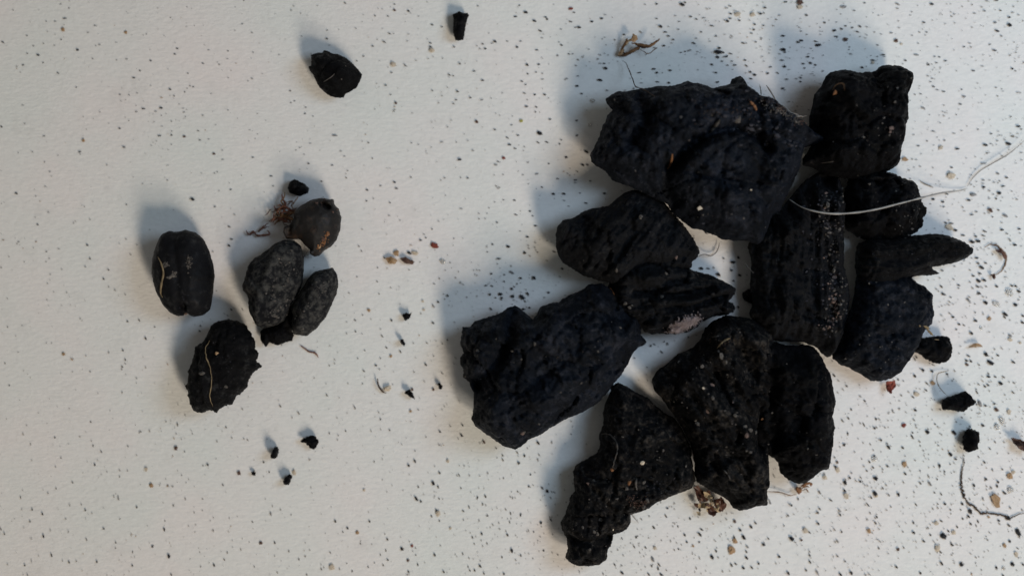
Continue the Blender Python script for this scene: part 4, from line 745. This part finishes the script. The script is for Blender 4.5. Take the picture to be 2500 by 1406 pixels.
(1950,900,2.778,"""240,46,4.5 325,117,4 448,217,4 357,275,4 299,353,3.5 338,334,4 443,378,4 525,338,4.5 516,402,5.5 335,442,3.5 308,515,6 560,483,5 610,530,6 708,537,5 515,592,5 515,610,9,c 428,610,2.5 480,630,4 262,634,4,n 245,600,3 250,665,5 265,685,7,t 178,735,7,t 348,740,5 315,770,7 313,825,5 325,860,8,t 418,765,5 420,735,3 505,668,4 462,690,3.5 522,743,7.5 603,659,4.5 725,712,4.5 718,648,8,b 520,845,8 525,860,6,t 493,872,4 570,808,3.5 612,854,3.5 678,851,5.5 470,920,4.5 486,977,3 530,1003,4 521,1043,4.5 477,1096,6.5,b 143,840,3.5 215,890,3.5 283,990,4 278,960,5,g 130,975,4 145,950,3 132,1050,5.5 292,1103,4 270,1170,7,g 243,1088,3 18,1160,4 75,1262,4 77,1310,4 52,1362,4.5 125,1375,6,g 264,1268,4 287,1397,6 358,1382,6 315,1303,3.5 544,1214,3.5 675,1222,5,n 713,1210,3 780,1042,4.5 782,1112,6 708,1103,3 795,918,3.5 825,773,4 892,780,6,g 940,748,3.5 922,838,3.5 966,847,3.5 995,915,6 910,947,3 943,915,3 1031,955,3 957,655,5 990,695,3.5 850,1168,4.5 895,1125,4 983,1135,11 967,1030,4 938,1045,7,t 1052,1107,7,t 1015,1098,4 1075,1070,4 1041,1193,5.5 943,1213,9,t 963,1240,4 970,1317,5.5 1105,1325,7 828,1386,5 665,1345,5 1030,580,6.5 1067,612,5 773,463,4.5 775,435,4 821,493,3 977,545,3,t 925,377,3.5"""),
(2100,900,2.778,"""835,382,5.5 855,747,5.5 937,767,5.5 930,797,5 890,805,5,g 980,840,6 1020,820,10,c 773,787,4.5 965,680,3.5 1015,725,10,b 1040,700,6,t 922,890,17,b 700,850,6 695,915,6 748,965,8 738,1000,6 873,1003,4,b 800,1033,4 750,1050,5 697,1015,4 943,1030,5 1005,1010,8 1010,1060,5 1073,1112,10 1015,1168,6 980,1198,6,b 1060,1255,7,t 1035,1325,7 927,1345,5 975,1352,6,c 1105,1325,5 970,1400,5 1020,943,4,g 845,634,4 917,497,3 880,540,3.5 805,597,3 757,1390,3.5,n 1067,1215,3 683,955,3"""),
(1300,450,3.125,"""1570,558,6 1530,595,7 1458,565,3.5 1520,655,6 1583,695,6 1290,640,6 1418,685,6.5 1338,642,4 1535,735,5 1325,373,4 1570,935,5 905,1230,5 930,1220,3 1030,1215,5,g 985,1277,4 160,73,5 237,72,5 548,68,4.5 410,144,3.5 22,315,4 225,643,5 125,825,5 12,712,6.5"""),
(1050,600,2.557,"""592,45,5 428,80,5 385,175,5 463,180,3.5 507,165,8,g 567,203,5 646,200,6 350,248,4 386,250,4 462,222,4 510,268,6 543,237,3 375,302,6 440,302,7 450,325,5 515,315,6 575,320,8 610,298,5 740,290,5.5 580,395,5 380,393,4.5 620,385,4 110,310,5 52,352,5 108,587,3 60,870,7 75,795,3.5 20,482,4.5 149,735,2.5"""),
(850,400,2.163,"""99,139,4 245,98,4.5 258,130,3.5 97,196,3.5 220,205,3.5 172,117,3 510,76,2.5 633,76,3.5 383,403,4 410,390,3 57,435,3.5 70,460,3 155,548,3 153,621,3 163,686,3 192,497,4 322,470,6.5 355,470,8,t 255,472,9,b 457,433,9,r 500,515,8,c 453,633,3 482,605,3 527,692,5 478,731,4.5 450,750,6,g 400,770,4,t 395,725,4,t 384,790,3 449,840,4 109,773,5,b 37,825,4 76,798,3 230,826,5.5 179,908,4 39,885,3.5 202,970,4 276,990,4.5 226,1014,4.5,b 88,985,3 148,1065,5 165,1083,3 82,1092,4 170,1025,3 51,1027,3 376,905,3,t 411,1062,5.5 415,945,3 500,1105,4.5 484,1168,7 348,1098,3 339,1190,4,n 450,1190,4,n 330,1305,4,b 605,1380,4 370,1297,3 36,1287,4 171,1347,4 76,1160,3 526,930,3.5 557,1055,3 240,1097,2 330,430,3,t"""),
]
specks = []
for x0, y0, s, txt in DUST:
    for it in txt.split():
        q = it.split(','); x = x0 + float(q[0]) / s; y = y0 + float(q[1]) / s; r = float(q[2]); k = q[3] if len(q) > 3 else 'k'
        if any(abs(x-a) < 5 and abs(y-b_) < 5 and math.hypot(x-a, y-b_) < max(4.5, .6*(r+c_)) for a, b_, c_, d_ in specks[-400:]): continue
        if hit(x, y)[2] is not None and hit(x + 1, y)[2] is not None: continue
        specks.append((x, y, r, k))
def streak(x, y):       # the grains lie in slightly combed rows, direction drifting over the sheet
    return -math.radians(8 + (48 if x > 1300 else 62) * max(0, min(1, (y - 450) / 700))) + random.gauss(0, .2)
LAND = [(815,180,'the leaf shaped fragment'),(1122,62,'the charcoal stick'),(445,665,'the plump notched seed'),(545,890,'the crumbly black seed'),(670,690,'the larger grey seed'),(780,735,'the slim grey seed'),(765,550,'the holed brownish seed'),
 (727,457,'the crumb above the seeds'),(755,1077,'the comma shaped crumb'),(993,768,'the horned crumb'),(1003,962,'the triangular crumb'),(1240,820,'the big lumpy slab'),(1400,600,'the rounded ridged chunk'),(1470,330,'the largest chunk'),(1850,250,'the rough rim'),
 (1555,110,'the ochre root tangle'),(2110,200,'the upper right chunk'),(2240,330,'the upper right chunk side'),(2230,510,'the round black chunk'),(2340,610,'the splinter tip'),(2240,760,'the bluish slab'),(2300,850,'the knobbly crumb'),(2338,978,'the bean shaped crumb'),(2370,1073,'the egg shaped crumb'),
 (2380,1230,'the winding root'),(2000,1120,'the smooth lower chunk'),(1735,1215,'the papery husk'),(1430,1310,'the lowest foot'),(1590,1190,'the dusty lowest chunk'),(2360,460,'the hair end'),(975,628,'the ochre flakes'),(1830,1240,'the gritty chunk tip')]
MAT = dict(k='speck', g='speck_grey', n='soil', b='brown', t='tan', r='red', y='yellow', c='clear')
WORD = dict(n=('soil_crumb', 'dark brown soil crumb', 'soil crumb'), b=('sand_grain', 'ochre sand grain', 'sand grain'), t=('sand_grain', 'pale tan sand grain', 'sand grain'),
            r=('soil_crumb', 'brick red crumb', 'soil crumb'), y=('sand_grain', 'olive yellow grain', 'sand grain'), c=('quartz_grain', 'clear glassy grain', 'sand grain'))
black = sorted([q for q in specks if q[3] == 'k'], key=lambda q: -q[2])
colored = [q for q in specks if q[3] not in 'kg' and q[2] >= 3.9]
rest = black[290:] + [q for q in specks if q[3] == 'g' or (q[3] not in 'kg' and q[2] < 3.9)]
def where(x, y):
    lx, ly, nm = min(LAND, key=lambda l: math.hypot(l[0]-x, l[1]-y)); dx, dy = x - lx, y - ly
    if abs(dx) > 2.2 * abs(dy): w_ = 'right of' if dx > 0 else 'left of'
    elif abs(dy) > 2.2 * abs(dx): w_ = 'below' if dy > 0 else 'above'
    else: w_ = ('below' if dy > 0 else 'above') + ' and ' + ('right of' if dx > 0 else 'left of')
    return w_ + ' ' + nm, math.hypot(dx, dy)
ORD = ['nearest', 'second nearest', 'third nearest', 'fourth nearest', 'fifth nearest', 'sixth nearest', 'seventh nearest', 'eighth nearest', 'ninth nearest', 'tenth nearest', 'eleventh nearest', 'twelfth nearest', 'thirteenth nearest']
def label_all(items, base_of):
    buckets = {}
    for q in items:
        wtxt, dist = where(q[0], q[1]); buckets.setdefault((base_of(q), wtxt), []).append((dist, q))
    out = {}
    for (bs, wt), lst in buckets.items():
        lst.sort(key=lambda t_: t_[0])
        for i, (dd, q) in enumerate(lst):
            out[id(q)] = f'{bs} {wt}' if len(lst) == 1 else f'{bs} {wt}, {ORD[min(i, 12)]}'
    return out
lab = label_all(colored, lambda q: WORD[q[3]][1])
for i, q in enumerate(colored):
    x, y, r, k = q; nm, wd, ct = WORD[k]
    o = lump(nm, P(x, y, r*.002), r * .0082, MAT[k], int(x*3+y), ar=random.uniform(1.0, 1.35), ang=streak(x, y), big=True, zs=.42)
    tag(o, lab[id(q)], ct, group='coloured grains of sand and soil strewn on the paper')
def bsize(q): return 'large black speck' if q[2] >= 6.5 else ('black speck' if q[2] >= 5 else 'small black speck')
lab = label_all(black[:290], bsize)
for q in black[:290]:
    x, y, r, k = q
    k_ = 0.0070 if x > 1250 else 0.0062
    o = lump('charcoal_speck', P(x, y, r*.002), r * k_, 'speck' if (r >= 4.3 or x > 1300) else 'speck_mid', int(x*3+y), ar=random.uniform(1.15, 1.7), ang=streak(x, y), big=r > 6, zs=.8)
    tag(o, lab[id(q)], 'speck', group='black charcoal specks scattered over the paper')

# finer dust: nobody could count it
def dust(name, label, items, mat):
    V = []; F = []; forms = [lump_verts(ICO1, 70+i, .5, .6) for i in range(5)]
    forms2 = [(f, ICO1[1]) for f in forms]
    octv = np.array([(1,0,0),(0,1,0),(-1,0,0),(0,-1,0),(.1,0,1),(0,0,-1)], float) ; octf = [(0,1,4),(1,2,4),(2,3,4),(3,0,4),(1,0,5),(2,1,5),(3,2,5),(0,3,5)]
    for x, y, r in items:
        if r > 2.4: v, f = random.choice(forms2)
        else: v, f = octv * np.random.uniform(.7, 1.3, (6, 1)), octf
        a = streak(x, y); ar = random.uniform(1.3, 2.4); c, s = math.cos(a), math.sin(a); rr = r * (.0070 if x > 1250 else .0060)
        u = v * np.array([rr*ar, rr/ar**.5, rr*.6]); u = np.column_stack([u[:, 0]*c - u[:, 1]*s, u[:, 0]*s + u[:, 1]*c, u[:, 2]])
        p = P(x, y, rr*.2); u = u + np.array(p); o_ = len(V); V += [tuple(q) for q in u]; F += [tuple(t+o_ for t in q) for q in f]
    tag(mk(name, V, F, M[mat], origin=(0, 0, 0), smooth=False), label, 'dust', kind='stuff')
np.random.seed(5); random.seed(11)
def dens(x, y):
    d = 0.20 + 0.6 * max(0, (x - 900) / 1600) + 0.25 * max(0, (y - 900) / 500)
    for cx, cy, sr, a in ((1250, 710, 70, 1.4), (2330, 1150, 220, .8), (1560, 1340, 120, .9), (380, 240, 80, .3), (2340, 640, 110, .5), (1250, 1250, 150, .5), (2150, 60, 250, .3), (420, 1010, 60, .3), (1800, 60, 150, .4)):
        d += a * math.exp(-((x-cx)**2 + (y-cy)**2) / (2*sr*sr))
    return d * (0.5 + 1.1 * max(0, 0.5 + noise.noise(Vector((x*.012, y*.012, 2)))))
fine_k = []; fine_m = []; fine_g = []
while len(fine_k) + len(fine_m) + len(fine_g) < 5000:
    x = random.uniform(-120, 2620); y = random.uniform(-120, 1526)
    if random.random() * 2 > dens(x, y): continue
    if hit(x, y)[2] is not None: continue
    t = random.random(); r = 0.9 + random.expovariate(1.5)
    r = min(r, 2.5)
    (fine_k if t < .07 else fine_m if t < .38 else fine_g).append((x, y, r if t < .38 else r * 1.3))
dust('fine_charcoal_dust', 'fine black charcoal dust sprinkled over the whole sheet', fine_k + [q[:3] for q in rest if q[3] == 'k' and q[2] >= 3], 'speck')
dust('fine_soot_dust', 'fainter dark grey dust sprinkled over the whole sheet', fine_m + [q[:3] for q in rest if q[3] == 'k' and q[2] < 3], 'speck_mid')
dust('fine_ash_dust', 'pale grey ash dust sprinkled over the whole sheet', fine_g + [q[:3] for q in rest if q[3] == 'g'], 'speck_grey')
dust('fine_brown_dust', 'tiny brown and tan soil particles sprinkled among the black dust', [(q[0], q[1], q[2]) for q in rest if q[3] not in 'kg'] + [(random.uniform(0, 2500), random.uniform(0, 1406), random.uniform(1, 2.6)) for i in range(130)], 'brown')
